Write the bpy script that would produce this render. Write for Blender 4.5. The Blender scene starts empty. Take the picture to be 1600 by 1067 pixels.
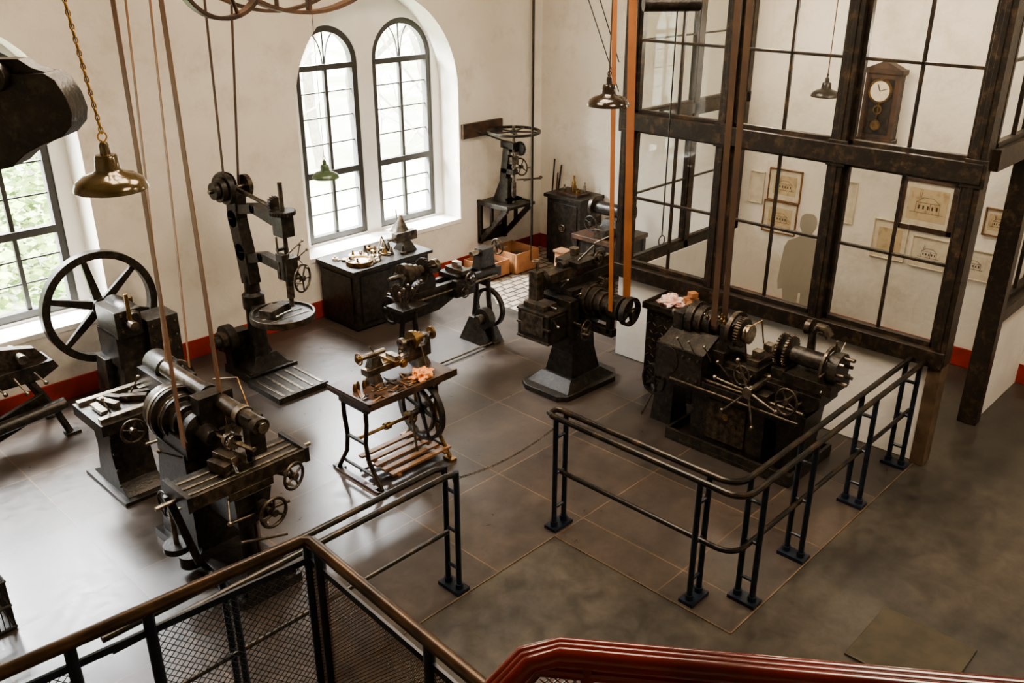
import bpy, bmesh, math, random
from mathutils import Vector as V, Matrix, Euler, noise
random.seed(7)
SC=bpy.context.scene.collection
# ---------------------------------------------------------------- materials
def mat(name,col,rough=.5,metal=0.,noise=0.,nscale=8.,col2=None,bump=0.,bscale=40.,spec=.5,coat=0.,lo=.4,hi=.65,grime=None,gs=2.5,ga=.6):
    m=bpy.data.materials.new(name); m.use_nodes=True; nt=m.node_tree; b=nt.nodes['Principled BSDF']
    b.inputs['Base Color'].default_value=(*col,1); b.inputs['Roughness'].default_value=rough
    b.inputs['Metallic'].default_value=metal; b.inputs['Specular IOR Level'].default_value=spec
    b.inputs['Coat Weight'].default_value=coat
    tc=nt.nodes.new('ShaderNodeTexCoord')
    if col2:
        n=nt.nodes.new('ShaderNodeTexNoise'); n.inputs['Scale'].default_value=nscale; n.inputs['Detail'].default_value=6
        nt.links.new(tc.outputs['Object'],n.inputs['Vector'])
        r=nt.nodes.new('ShaderNodeValToRGB'); r.color_ramp.elements[0].position=lo; r.color_ramp.elements[1].position=hi
        r.color_ramp.elements[0].color=(*col,1); r.color_ramp.elements[1].color=(*col2,1)
        nt.links.new(n.outputs['Fac'],r.inputs['Fac']); last=r.outputs['Color']
        if grime:
            g=nt.nodes.new('ShaderNodeTexNoise'); g.inputs['Scale'].default_value=gs; g.inputs['Detail'].default_value=10; g.inputs['Roughness'].default_value=.7
            nt.links.new(tc.outputs['Object'],g.inputs['Vector'])
            k=nt.nodes.new('ShaderNodeMapRange'); k.inputs['From Min'].default_value=.52; k.inputs['From Max'].default_value=.72; k.inputs['To Max'].default_value=ga; nt.links.new(g.outputs['Fac'],k.inputs['Value'])
            x=nt.nodes.new('ShaderNodeMix'); x.data_type='RGBA'; nt.links.new(k.outputs[0],x.inputs[0]); nt.links.new(last,x.inputs[6]); x.inputs[7].default_value=(*grime,1); last=x.outputs[2]
        nt.links.new(last,b.inputs['Base Color'])
    if bump:
        n=nt.nodes.new('ShaderNodeTexNoise'); n.inputs['Scale'].default_value=bscale; n.inputs['Detail'].default_value=5
        nt.links.new(tc.outputs['Object'],n.inputs['Vector'])
        u=nt.nodes.new('ShaderNodeBump'); u.inputs['Strength'].default_value=bump; u.inputs['Distance'].default_value=.02
        nt.links.new(n.outputs['Fac'],u.inputs['Height']); nt.links.new(u.outputs['Normal'],b.inputs['Normal'])
    return m
IRON=mat('cast_iron',(.012,.0105,.009),.36,.25,col2=(.036,.028,.020),nscale=14,bump=.15,bscale=60,grime=(.085,.065,.045),gs=22,ga=.75)
IRON2=mat('iron_worn',(.045,.037,.028),.34,.65,col2=(.13,.10,.072),nscale=18)
STEEL=mat('steel',(.34,.30,.24),.30,1.,col2=(.14,.11,.08),nscale=20)
POL=mat('steel_polished',(.50,.46,.40),.24,1.,col2=(.28,.24,.19),nscale=20)
BRASS=mat('brass_aged',(.31,.19,.075),.34,.9,col2=(.12,.075,.035),nscale=16)
WOODD=mat('wood_dark',(.032,.017,.010),.45,col2=(.085,.043,.023),nscale=9)
WOODL=mat('wood_light',(.26,.13,.055),.55,col2=(.15,.075,.033),nscale=10)
BELTO=mat('leather_belt_orange',(.36,.135,.042),.5,col2=(.27,.095,.03),nscale=3)
BELT=mat('leather_belt',(.26,.125,.055),.55,col2=(.18,.085,.038),nscale=3)
BELTD=mat('leather_belt_dark',(.085,.047,.025),.6,col2=(.055,.03,.017),nscale=3)
PLAST=mat('plaster',(.80,.755,.68),.85,col2=(.70,.64,.55),nscale=1.1,bump=1.6,bscale=3.2,lo=.35,hi=.75,grime=(.50,.42,.32),gs=1.7,ga=.55)
PLASTW=mat('plaster_white',(.84,.82,.78),.8,col2=(.78,.75,.70),nscale=2,bump=.5,bscale=7)
RED=mat('red_baseboard',(.34,.032,.015),.6,col2=(.24,.025,.013),nscale=5,bump=.2,grime=(.12,.03,.02),gs=4)
REDR=mat('red_rail_paint',(.17,.013,.008),.22,coat=.5,col2=(.10,.009,.006),nscale=6)
WFR=mat('window_frame_paint',(.040,.038,.033),.45)
PART=mat('partition_wood',(.016,.012,.009),.42,col2=(.055,.033,.018),nscale=16,lo=.50,hi=.85,bump=.15,grime=(.16,.10,.055),gs=9,ga=.6)
POSTW=mat('post_worn_wood',(.085,.055,.032),.6,col2=(.15,.10,.06),nscale=6)
RAILP=mat('rail_black_paint',(.010,.014,.022),.3,.2,col2=(.018,.027,.042),nscale=10)
RAILT=mat('rail_top_worn',(.014,.013,.011),.28,.4,col2=(.07,.046,.026),nscale=9,lo=.5,hi=.75)
RAILB=mat('stair_rail_brown',(.085,.048,.023),.33,.4,col2=(.035,.021,.013),nscale=7)
ENAM=mat('lamp_enamel',(.12,.085,.035),.18,.55,coat=.6,col2=(.075,.052,.023),nscale=5)
ENAMB=mat('lamp_enamel_black',(.030,.020,.012),.2,.3,coat=.6)
ENAMG=mat('lamp_green',(.06,.09,.05),.3,.2)
ENAMI=mat('lamp_inner',(.6,.56,.45),.4)
PAPER=mat('paper',(.52,.41,.26),.8,col2=(.38,.28,.16),nscale=14,lo=.5,hi=.7)
PAPER2=mat('paper_pale',(.66,.59,.47),.8,col2=(.55,.48,.37),nscale=10)
CARD=mat('crate_wood',(.38,.18,.08),.7,col2=(.28,.12,.055),nscale=7)
CLOTH=mat('cloth_orange',(.75,.33,.14),.9,bump=.5)
CLOTHP=mat('cloth_pink',(.72,.42,.36),.9,col2=(.85,.75,.68),nscale=14)
SIL=mat('silhouette_grey',(.44,.40,.33),.8)
GRASS=mat('ground_outside',(.50,.55,.34),.9,col2=(.85,.84,.76),nscale=.5)
BARK=mat('bark',(.30,.26,.22),.9,col2=(.42,.38,.32),nscale=6)
LEAF=mat('leaf',(.11,.18,.045),.7,col2=(.27,.33,.13),nscale=1)
PLATE=mat('floor_hatch_metal',(.072,.060,.038),.42,.3,col2=(.050,.042,.028),nscale=6)
GOLD=mat('chain_brass',(.42,.24,.08),.35,.9)
CEIL=mat('ceiling_paint',(.50,.41,.30),.9)
SLAB=mat('gallery_floor',(.12,.1,.08),.7)
def glass():
    m=bpy.data.materials.new('window_glass'); m.use_nodes=True; nt=m.node_tree; nt.nodes.clear(); L=nt.links.new
    o=nt.nodes.new('ShaderNodeOutputMaterial'); mx=nt.nodes.new('ShaderNodeMixShader'); t=nt.nodes.new('ShaderNodeBsdfTransparent'); g=nt.nodes.new('ShaderNodeBsdfGlossy')
    g.inputs['Roughness'].default_value=.02; f=nt.nodes.new('ShaderNodeLayerWeight'); f.inputs['Blend'].default_value=.5
    pw=nt.nodes.new('ShaderNodeMath'); pw.operation='POWER'; pw.inputs[1].default_value=4.5; L(f.outputs['Facing'],pw.inputs[0])
    ma=nt.nodes.new('ShaderNodeMath'); ma.operation='MULTIPLY_ADD'; ma.inputs[1].default_value=.85; ma.inputs[2].default_value=.05; L(pw.outputs[0],ma.inputs[0])
    t.inputs['Color'].default_value=(.93,.93,.91,1)
    L(ma.outputs[0],mx.inputs[0]); L(t.outputs[0],mx.inputs[1]); L(g.outputs[0],mx.inputs[2]); L(mx.outputs[0],o.inputs[0]); return m
GLASS=glass()
def tiles(name,c1,c2,mc,bw,rh,ms,rough,off=0.,bumps=.3,ro2=.15,rlo=(.66,.66,.66),rhi=(1.35,1.24,1.14),ns=2.3,nb=-.06,n2=.5):
    m=bpy.data.materials.new(name); m.use_nodes=True; nt=m.node_tree; b=nt.nodes['Principled BSDF']; L=nt.links.new
    tc=nt.nodes.new('ShaderNodeTexCoord')
    br=nt.nodes.new('ShaderNodeTexBrick'); br.offset=off; br.inputs['Scale'].default_value=1; br.inputs['Brick Width'].default_value=bw; br.inputs['Row Height'].default_value=rh
    br.inputs['Mortar Size'].default_value=ms; br.inputs['Mortar Smooth'].default_value=.1; br.inputs['Color1'].default_value=(*c1,1); br.inputs['Color2'].default_value=(*c2,1); br.inputs['Mortar'].default_value=(*mc,1)
    L(tc.outputs['Object'],br.inputs['Vector'])
    def nz(sc,rg,ds=0.):
        n=nt.nodes.new('ShaderNodeTexNoise'); n.inputs['Scale'].default_value=sc; n.inputs['Detail'].default_value=10; n.inputs['Roughness'].default_value=rg; n.inputs['Distortion'].default_value=ds; L(tc.outputs['Object'],n.inputs['Vector']); return n
    def ramp(n,a,c,ca,cc):
        r=nt.nodes.new('ShaderNodeValToRGB'); r.color_ramp.elements[0].position=a; r.color_ramp.elements[1].position=c; r.color_ramp.elements[0].color=(*ca,1); r.color_ramp.elements[1].color=(*cc,1); L(n.outputs['Fac'],r.inputs['Fac']); return r
    def mul(a,c,f):
        mx=nt.nodes.new('ShaderNodeMix'); mx.data_type='RGBA'; mx.blend_type='MULTIPLY'; mx.inputs[0].default_value=f; L(a,mx.inputs[6]); L(c,mx.inputs[7]); return mx.outputs[2]
    n=nz(ns,.6); r=ramp(n,.28,.76,rlo,rhi); out=mul(br.outputs['Color'],r.outputs['Color'],.95)
    nn=nz(ns*4.5,.75,.4); r2=ramp(nn,.38,.66,(.62,.60,.58),(1.3,1.26,1.2)); out=mul(out,r2.outputs['Color'],n2); L(out,b.inputs['Base Color'])
    mr=nt.nodes.new('ShaderNodeMapRange'); mr.inputs['From Min'].default_value=.3; mr.inputs['From Max'].default_value=.7; mr.inputs['To Min'].default_value=rough-ro2; mr.inputs['To Max'].default_value=rough+ro2; L(nn.outputs['Fac'],mr.inputs['Value']); L(mr.outputs[0],b.inputs['Roughness'])
    u=nt.nodes.new('ShaderNodeBump'); u.inputs['Strength'].default_value=bumps; u.inputs['Distance'].default_value=.01; u.invert=True
    ad=nt.nodes.new('ShaderNodeMath'); ad.operation='MULTIPLY_ADD'; ad.inputs[1].default_value=nb; L(n.outputs['Fac'],ad.inputs[0]); L(br.outputs['Fac'],ad.inputs[2])
    L(ad.outputs[0],u.inputs['Height']); L(u.outputs['Normal'],b.inputs['Normal']); return m
TILE=tiles('floor_tile_dark',(.070,.057,.049),(.046,.040,.037),(.125,.088,.06),1.0,1.0,.006,.33,ro2=.07)
CONC=tiles('floor_concrete_dark',(.047,.043,.038),(.047,.043,.038),(.05,.046,.042),40,40,.0001,.37,rlo=(.45,.45,.45),rhi=(1.9,1.76,1.55),ns=1.3,ro2=.08,n2=.8)
COB=tiles('floor_cobbles',(.38,.34,.28),(.26,.22,.18),(.05,.04,.03),.2,.13,.014,.5,off=.5,bumps=.8,nb=-.2)
# ---------------------------------------------------------------- mesh builder
def frame(ax):
    ax=V(ax).normalized(); a=V((0,0,1)) if abs(ax.z)<.9 else V((1,0,0)); u=ax.cross(a).normalized(); return u,ax.cross(u).normalized(),ax
class B:
    def __init__(s,name,bev=.004): s.n=name; s.bm=bmesh.new(); s.m=[]; s.bev=bev
    def mi(s,m):
        if m not in s.m: s.m.append(m)
        return s.m.index(m)
    def face(s,vs,m):
        try: f=s.bm.faces.new(vs); f.material_index=s.mi(m); return f
        except ValueError: pass
    def quad(s,pts,m): s.face([s.bm.verts.new(p) for p in pts],m)
    def hexa(s,pts,m):
        v=[s.bm.verts.new(p) for p in pts]
        for q in ((3,2,1,0),(4,5,6,7),(0,1,5,4),(1,2,6,5),(2,3,7,6),(3,0,4,7)): s.face([v[i] for i in q],m)
    def box(s,c,sz,m,rot=(0,0,0)):
        R=Euler(rot).to_matrix(); c=V(c); a,b,d=sz[0]/2,sz[1]/2,sz[2]/2
        s.hexa([c+R@V(p) for p in ((-a,-b,-d),(a,-b,-d),(a,b,-d),(-a,b,-d),(-a,-b,d),(a,-b,d),(a,b,d),(-a,b,d))],m)
    def bb(s,x0,x1,y0,y1,z0,z1,m): s.box(((x0+x1)/2,(y0+y1)/2,(z0+z1)/2),(abs(x1-x0),abs(y1-y0),abs(z1-z0)),m)
    def frus(s,c,s0,s1,h,m,off=(0,0)):
        x,y,z=c; a,b=s0[0]/2,s0[1]/2; p,q=s1[0]/2,s1[1]/2; ox,oy=off
        s.hexa([(x-a,y-b,z),(x+a,y-b,z),(x+a,y+b,z),(x-a,y+b,z),(x-p+ox,y-q+oy,z+h),(x+p+ox,y-q+oy,z+h),(x+p+ox,y+q+oy,z+h),(x-p+ox,y+q+oy,z+h)],m)
    def lathe(s,p,ax,prof,m,seg=24,caps=True):
        u,w,a=frame(ax); p=V(p); rings=[]
        for r,h in prof:
            rings.append([s.bm.verts.new(p+a*h+(u*math.cos(t)+w*math.sin(t))*max(r,.0005)) for t in [2*math.pi*i/seg for i in range(seg)]])
        for A,C in zip(rings,rings[1:]):
            for i in range(seg): s.face([A[i],A[(i+1)%seg],C[(i+1)%seg],C[i]],m)
        if caps: s.face(rings[0][::-1],m); s.face(rings[-1],m)
    def cyl(s,p0,p1,r,m,r2=None,seg=20):
        p0,p1=V(p0),V(p1); s.lathe(p0,p1-p0,[(r,0),(r if r2 is None else r2,(p1-p0).length)],m,seg)
    def disc(s,c,ax,r,w,m,seg=24):
        a=V(ax).normalized(); s.cyl(V(c)-a*w/2,V(c)+a*w/2,r,m,seg=seg)
    def rim(s,c,ax,ro,ri,w,m,seg=40):
        s.lathe(c,ax,[(ri,-w/2),(ro,-w/2),(ro,w/2),(ri,w/2),(ri,-w/2)],m,seg,caps=False)
    def gear(s,c,ax,r,w,m,n=28):
        s.disc(c,ax,r,w,m,n); u,v,a=frame(ax); c=V(c)
        for i in range(n):
            t=2*math.pi*i/n; d=u*math.cos(t)+v*math.sin(t); e=a.cross(d)*r*.07; p=c+d*r*.98; q=c+d*(r+.012)
            s.hexa([p-e-a*w/2,p+e-a*w/2,q+e*.6-a*w/2,q-e*.6-a*w/2,p-e+a*w/2,p+e+a*w/2,q+e*.6+a*w/2,q-e*.6+a*w/2],m)
    def tube(s,pts,r,m,seg=8,closed=False):
        P=[V(p) for p in pts]; n=len(P); rings=[]; u=None
        for i in range(n):
            if closed: d=(P[(i+1)%n]-P[i-1])
            else: d=P[min(i+1,n-1)]-P[max(i-1,0)]
            d.normalize()
            if u is None: u,_,_=frame(d)
            u=(u-d*u.dot(d)).normalized(); w=d.cross(u)
            rings.append([s.bm.verts.new(P[i]+(u*math.cos(t)+w*math.sin(t))*r) for t in [2*math.pi*(k+.5)/seg for k in range(seg)]])
        for i in range(n if closed else n-1):
            A,C=rings[i],rings[(i+1)%n]
            for k in range(seg): s.face([A[k],A[(k+1)%seg],C[(k+1)%seg],C[k]],m)
        if not closed: s.face(rings[0][::-1],m); s.face(rings[-1],m)
    def ring(s,c,ax,R,r,m,n=32,seg=8):
        u,w,a=frame(ax); s.tube([V(c)+(u*math.cos(2*math.pi*i/n)+w*math.sin(2*math.pi*i/n))*R for i in range(n)],r,m,seg,True)
    def hw(s,c,ax,R,m,n=4,r=.011,handle=True,hub=.03):
        u,w,a=frame(ax); c=V(c); s.ring(c,ax,R,r,m); s.disc(c,ax,hub,.05,m,16)
        for i in range(n):
            t=2*math.pi*i/n+.4; s.cyl(c,c+(u*math.cos(t)+w*math.sin(t))*R,r*.75,m,seg=8)
        if handle: q=c+u*R; s.lathe(q,a,[(.006,0),(.012,.03),(.010,.08),(.004,.085)],STEEL,10)
    def wheel(s,c,ax,R,rw,w,m,n=6,sp=.05,hub=.08,ph=0.):
        u,v,a=frame(ax); c=V(c); s.rim(c,ax,R,R-rw,w,m,56); s.disc(c,ax,hub,w*1.2,m)
        for i in range(n):
            t=2*math.pi*i/n+ph; d=u*math.cos(t)+v*math.sin(t); e=a.cross(d)
            s.hexa([c+d*hub*.6-e*sp*.6-a*w*.25,c+d*hub*.6+e*sp*.6-a*w*.25,c+d*(R-rw*.5)+e*sp*.35-a*w*.2,c+d*(R-rw*.5)-e*sp*.35-a*w*.2,
                    c+d*hub*.6-e*sp*.6+a*w*.25,c+d*hub*.6+e*sp*.6+a*w*.25,c+d*(R-rw*.5)+e*sp*.35+a*w*.2,c+d*(R-rw*.5)-e*sp*.35+a*w*.2],m)
    def prism(s,pts,vec,m):
        a=[s.bm.verts.new(V(p)) for p in pts]; b=[s.bm.verts.new(V(p)+V(vec)) for p in pts]; n=len(a)
        s.face(a[::-1],m); s.face(b,m)
        for i in range(n): s.face([a[i],a[(i+1)%n],b[(i+1)%n],b[i]],m)
    def strip(s,p0,p1,w,t,m,wd=(0,1,0)):
        p0,p1=V(p0),V(p1); d=(p1-p0).normalized(); wd=V(wd); wd=(wd-d*wd.dot(d)).normalized()*w/2; n=d.cross(wd).normalized()*t/2
        s.hexa([p0-wd-n,p0+wd-n,p0+wd+n,p0-wd+n,p1-wd-n,p1+wd-n,p1+wd+n,p1-wd+n],m)
    def bolts(s,p0,p1,n,ax,r=.012,m=None):
        for i in range(n): s.disc(V(p0).lerp(V(p1),i/max(n-1,1)),ax,r,.02,m or IRON2,6)
    def ballh(s,p0,p1,r=.008,m=None):
        m=m or STEEL; p0,p1=V(p0),V(p1); s.cyl(p0,p1,r*1.1,m,r*.8,8); d=(p1-p0).normalized(); R=r*2.2
        s.lathe(p1-d*R,d,[(R*math.sin(math.pi*i/6),R-R*math.cos(math.pi*i/6)) for i in range(7)],m,10)
    def move(s,f):
        for v in s.bm.verts: v.co=V(f(v.co))
    def done(s,smooth=35):
        bm=s.bm; bmesh.ops.recalc_face_normals(bm,faces=bm.faces)
        for f in bm.faces: f.smooth=True
        for e in bm.edges:
            if len(e.link_faces)==2 and e.calc_face_angle(0)>math.radians(smooth): e.smooth=False
        me=bpy.data.meshes.new(s.n); bm.to_mesh(me); bm.free()
        for m in s.m: me.materials.append(m)
        o=bpy.data.objects.new(s.n,me); SC.objects.link(o)
        if s.bev:
            b=o.modifiers.new('bevel','BEVEL'); b.width=s.bev; b.segments=2; b.limit_method='ANGLE'; b.angle_limit=math.radians(40)
        return o
def plate(name,outer,holes,y0,y1,m):
    cu=bpy.data.curves.new(name,'CURVE'); cu.dimensions='2D'; cu.fill_mode='BOTH'; cu.extrude=abs(y1-y0)/2
    for P in [outer]+holes:
        sp=cu.splines.new('POLY'); sp.points.add(len(P)-1); sp.use_cyclic_u=True
        for i,p in enumerate(P): sp.points[i].co=(p[0],p[1],0,1)
    t=bpy.data.objects.new('t',cu); SC.objects.link(t); dg=bpy.context.evaluated_depsgraph_get()
    me=bpy.data.meshes.new_from_object(t.evaluated_get(dg)); bpy.data.objects.remove(t)
    me.transform(Matrix(((1,0,0,0),(0,0,-1,(y0+y1)/2),(0,1,0,0),(0,0,0,1)))); me.materials.clear(); me.materials.append(m); me.name=name
    o=bpy.data.objects.new(name,me); SC.objects.link(o); return o
def rect(x0,x1,z0,z1): return [(x0,z0),(x1,z0),(x1,z1),(x0,z1)]
def arch(x0,x1,z0,zs,n=20):
    c=(x0+x1)/2; r=(x1-x0)/2
    return [(x0,z0),(x1,z0)]+[(c+r*math.cos(math.pi*i/n),zs+r*math.sin(math.pi*i/n)) for i in range(n+1)]
# ---------------------------------------------------------------- room shell
YW,XB,CZ=9.33,10.3,6.5; CT=CZ-.004
niches=[(.95,3.5),(6.02,8.6)]
plate('wall_left',rect(-2.5,XB+.3,0,CZ),[arch(a,b,.76,2.62,32) for a,b in niches],YW,YW+.38,PLAST)
wins=[(1.20,2.13),(2.36,3.33),(6.30,7.23),(7.46,8.46)]
plate('wall_left_outer',rect(-2.5,XB+.3,0,CZ),[arch(a,b,.83,3.05) for a,b in wins],YW+.38,YW+.55,PLASTW)
b=B('wall_back',0); b.bb(XB,XB+.3,-4,YW+.38,0,CZ,PLAST); b.done()
b=B('wall_front',0); b.bb(-2.8,-2.5,-4.3,YW+.55,0,CZ,PLAST); b.done()
b=B('wall_right',0); b.bb(-2.5,XB+.3,-4.3,-4,0,CZ,PLAST); b.done()
b=B('ceiling',0); b.bb(-2.8,XB+.3,-4.3,YW+.55,CZ,CZ+.2,CEIL); b.done()
b=B('floor',0); b.bb(-2.8,XB+.3,-4.3,YW+.55,-.2,-.003,CONC); b.done()
b=B('floor_tiles',0)
b.prism([(-2.5,4.0,-.05),(4.64,4.0,-.05),(4.64,2.36,-.05),(7.8,2.36,-.05),(7.8,YW,-.05),(-2.5,YW,-.05)],(0,0,.05),TILE)
for q in (((-2.5,4.0),(4.64,4.0)),((4.64,4.0),(4.64,2.36)),((4.64,2.36),(7.8,2.36))): b.strip((*q[0],.001),(*q[1],.001),.010,.006,POSTW,(q[1][1]-q[0][1],q[1][0]-q[0][0],0))
b.done()
b=B('floor_cobbles',0); b.prism([(8.0,7.0,-.05),(XB,7.0,-.05),(XB,YW,-.05),(8.9,YW,-.05),(8.0,8.0,-.05)],(0,0,.054),COB); b.prism([(7.8,5.95,-.05),(XB,5.95,-.05),(XB,7.0,-.05),(7.8,7.0,-.05)],(0,0,.051),TILE);b.done()
b=B('baseboard_left'); b.bb(-2.5,XB,YW-.02,YW,0,.22,RED); b.done()
b=B('baseboard_back'); b.bb(XB-.02,XB,-4,5.83,0,.22,RED); b.bb(XB-.02,XB,5.95,YW-.02,0,.22,RED); b.done()
for k,(a,c) in enumerate(wins):
    o=plate('frame',arch(a,c,.83,3.05),[arch(a+.075,c-.075,.91,3.05)],YW+.40,YW+.50,WFR)
    w=B('bars',0); mx=(a+c)/2; y0,y1=YW+.425,YW+.475
    w.bb(a+.05,c-.05,y0-.03,y1,1.67,1.75,WFR); w.bb(a+.05,c-.05,y0-.03,y1,2.99,3.06,WFR); w.bb(mx-.022,mx+.022,y0,y1,.9,3.03,WFR)
    for z in (1.19,1.44,2.08,2.41,2.72): w.bb(a+.06,c-.06,y0+.015,y1-.01,z-.008,z+.008,WFR)
    r=(c-a)/2-.05
    for s in (-1,1): w.tube([(mx+s*(.02+r*.45*(1-math.cos(t))),(y0+y1)/2,3.03+r*.97*math.sin(t)) for t in [i*1.2/8 for i in range(9)]],.010,WFR,6)
    w.cyl((mx,y0+.02,3.03),(mx,y0+.02,3.03+r),.011,WFR,seg=6)
    w.quad([(a+.06,y0+.02,.88),(c-.06,y0+.02,.88),(c-.06,y0+.02,3.03),(a+.06,y0+.02,3.03)],GLASS)
    w=w.done()
    e=bpy.data.objects.new('window_%d'%(k+1),None); SC.objects.link(e); o.parent=e; w.parent=e
b=B('trim_sill'); 
for a,c in niches: b.bb(a+.0,c-.0,YW-.01,YW+.38,.74,.80,PLASTW)
b.done()
# ---------------------------------------------------------------- glazed partition
XP=7.85; ys=[5.85,4.68,3.51,2.34]
p=B('partition_office')
p.bb(XP,XP+.12,2.34,5.89,0,1.02,PLASTW)
for y in ys: p.bb(XP-.06,XP+.12,y-.065,y+.065,1.0,CT,PART)
p.bb(XP-.05,XP+.115,2.28,2.40,0,1.0,POSTW)
for z0,z1 in ((.99,1.14),(2.63,2.80),(4.25,4.4),(6.2,CT)): p.bb(XP-.085,XP+.14,2.28,5.91,z0,z1,PART)
for y in ys: p.bb(XP-.075,XP-.055,y-.09,y+.09,2.60,2.83,PART); p.bb(XP-.07,XP-.055,y-.02,y+.02,1.1,CT,PART)
def sash(p,axis,c,a0,a1,z0,z1,nc,nr,mt=.013,d=.045):
    def bx(u0,u1,w0,w1,t,m=PART):
        if axis=='X': p.bb(c-t,c+t,u0,u1,w0,w1,m)
        else: p.bb(u0,u1,c-t,c+t,w0,w1,m)
    bx(a0,a0+d,z0,z1,.03); bx(a1-d,a1,z0,z1,.03); bx(a0,a1,z0,z0+d,.03); bx(a0,a1,z1-d,z1,.03)
    for i in range(1,nc): u=a0+(a1-a0)*i/nc; bx(u-mt,u+mt,z0,z1,.018)
    for i in range(1,nr): z=z0+(z1-z0)*i/nr; bx(a0,a1,z-mt,z+mt,.018)
    q=[(a0+.01,z0+.01),(a1-.01,z0+.01),(a1-.01,z1-.01),(a0+.01,z1-.01)]
    p.quad([(c,u,z) if axis=='X' else (u,c,z) for u,z in q],GLASS)
for y0,y1 in zip(ys[1:],ys): 
    for z0,z1 in ((1.14,2.64),(2.79,4.25),(4.4,6.2)): sash(p,'X',XP+.03,y0+.06,y1-.06,z0,z1,2,2)
p.bb(9.02,XB,2.24,2.36,0,1.1,PLASTW); p.bb(8.94,9.07,2.2,2.38,0,CT,PART); p.bb(10.18,XB,2.22,2.38,1.1,CT,PART)
for z0,z1 in ((2.72,2.9),(4.25,4.4),(6.2,CT)): p.bb(XP+.1,XB,2.22,2.38,z0,z1,PART)
p.bb(9.05,XB,2.2,2.38,1.08,1.22,PART)
sash(p,'Y',2.3,9.07,10.18,1.22,2.72,2,2); sash(p,'Y',2.3,9.07,10.18,2.9,4.25,2,2); sash(p,'Y',2.3,XP+.12,8.94,2.9,4.25,2,2)
p.bb(XP+.1,XB,5.83,5.93,0,1.02,PLASTW)
for z0,z1 in ((1.0,1.12),(2.64,2.76),(4.25,4.4),(6.2,CT)): p.bb(XP+.1,XB,5.84,5.93,z0,z1,PART)
for x in (9.1,10.24): p.bb(x-.045,x+.045,5.84,5.93,1.0,CT,PART)
for a0,a1 in ((XP+.12,9.05),(9.15,10.19)):
    for z0,z1 in ((1.12,2.64),(2.76,4.25)): sash(p,'Y',5.88,a0,a1,z0,z1,1,2,.009,.03)
p.done()
def pic(y,z,w,h,fm,inner,fw=.03,draw=1):
    q=B('framed_picture',.002); x=XB
    q.bb(x-.03,x,y-w/2,y+w/2,z-h/2,z-h/2+fw,fm); q.bb(x-.03,x,y-w/2,y+w/2,z+h/2-fw,z+h/2,fm)
    q.bb(x-.03,x,y-w/2,y-w/2+fw,z-h/2,z+h/2,fm); q.bb(x-.03,x,y+w/2-fw,y+w/2,z-h/2,z+h/2,fm)
    q.bb(x-.012,x,y-w/2+.01,y+w/2-.01,z-h/2+.01,z+h/2-.01,PAPER2)
    q.bb(x-.015,x-.01,y-w*.35,y+w*.35,z-h*.3,z+h*.3,inner)
    if draw:
        def l(y0,z0,y1,z1): q.strip((x-.016,y+w*y0,z+h*z0),(x-.016,y+w*y1,z+h*z1),.004,.002,BELTD,(0,-(z1-z0)*h,(y1-y0)*w))
        for a in ((-.3,-.15,.3,-.15),(-.22,-.15,-.22,.04),(.2,-.15,.2,.04),(-.22,.04,.2,.04),(-.22,.04,-.1,.14),(-.1,.14,.08,.14),(.08,.14,.2,.04),(-.05,-.15,-.05,.04),(.12,.1,.12,.24),(.15,.08,.15,.24)): l(*a)
        for i in range(5): q.bb(x-.017,x-.014,y+w*(-.19+.08*i),y+w*(-.16+.08*i),z-h*.08,z-h*.01,BELTD)
    q.done()
pic(5.24,1.68,.44,.40,WOODL,PAPER,.012); pic(5.26,1.27,.46,.40,WOODL,PAPER,.012); pic(3.51,1.75,.62,.60,WOODD,PAPER,.055)
pic(3.86,1.28,.40,.46,PAPER2,PAPER,.01,0); pic(3.40,1.22,.40,.36,PAPER2,PAPER2,.01); pic(4.5,1.62,.36,.5,PAPER2,PAPER2,.01,0); pic(2.92,1.2,.38,.34,PAPER2,PAPER2,.01); pic(2.75,1.7,.3,.3,WOODL,PAPER,.015)
pic(5.62,1.6,.2,.4,PAPER2,PAPER2,.01,0)
c=B('pendulum_wall_clock',.003); cy=4.18; x=XB
c.bb(x-.14,x,cy-.19,cy+.19,2.42,3.12,WOODD); c.bb(x-.16,x,cy-.22,cy+.22,3.12,3.17,WOODD); c.prism([(x-.15,cy-.2,3.17),(x-.15,cy+.2,3.17),(x-.15,cy,3.26)],(.14,0,0),WOODD)
c.bb(x-.16,x,cy-.21,cy+.21,2.37,2.42,WOODD); c.frus((x-.07,cy,2.25),(.05,.1),(.13,.36),.12,WOODD)
c.bb(x-.145,x-.139,cy-.14,cy+.14,2.47,3.07,IRON)
c.disc((x-.155,cy,2.94),(1,0,0),.115,.02,PAPER2,32); c.rim((x-.16,cy,2.94),(1,0,0),.13,.11,.025,BRASS)
c.strip((x-.168,cy,2.94),(x-.168,cy+.03,3.01),.01,.004,IRON); c.strip((x-.168,cy,2.94),(x-.168,cy-.08,2.97),.008,.004,IRON)
c.cyl((x-.15,cy,2.82),(x-.15,cy,2.60),.006,BRASS,seg=8); c.disc((x-.155,cy,2.57),(1,0,0),.055,.02,BRASS); c.rim((x-.155,cy,2.74),(1,0,0),.05,.035,.02,BRASS)
c.done()
s=B('silhouette_cutout_figure',.002)
half=[(.0,1.66),(.05,1.655),(.085,1.62),(.095,1.56),(.09,1.50),(.06,1.44),(.058,1.40),(.12,1.36),(.20,1.32),(.235,1.24),(.25,1.05),(.265,.82),(.25,.72),(.20,.74),(.185,.62),(.17,.3),(.15,.06),(.18,0),(.03,0),(.03,.35),(.012,.72)]
pts=[(y,z) for y,z in half]+[(-y,z) for y,z in half[:0:-1]]
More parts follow.
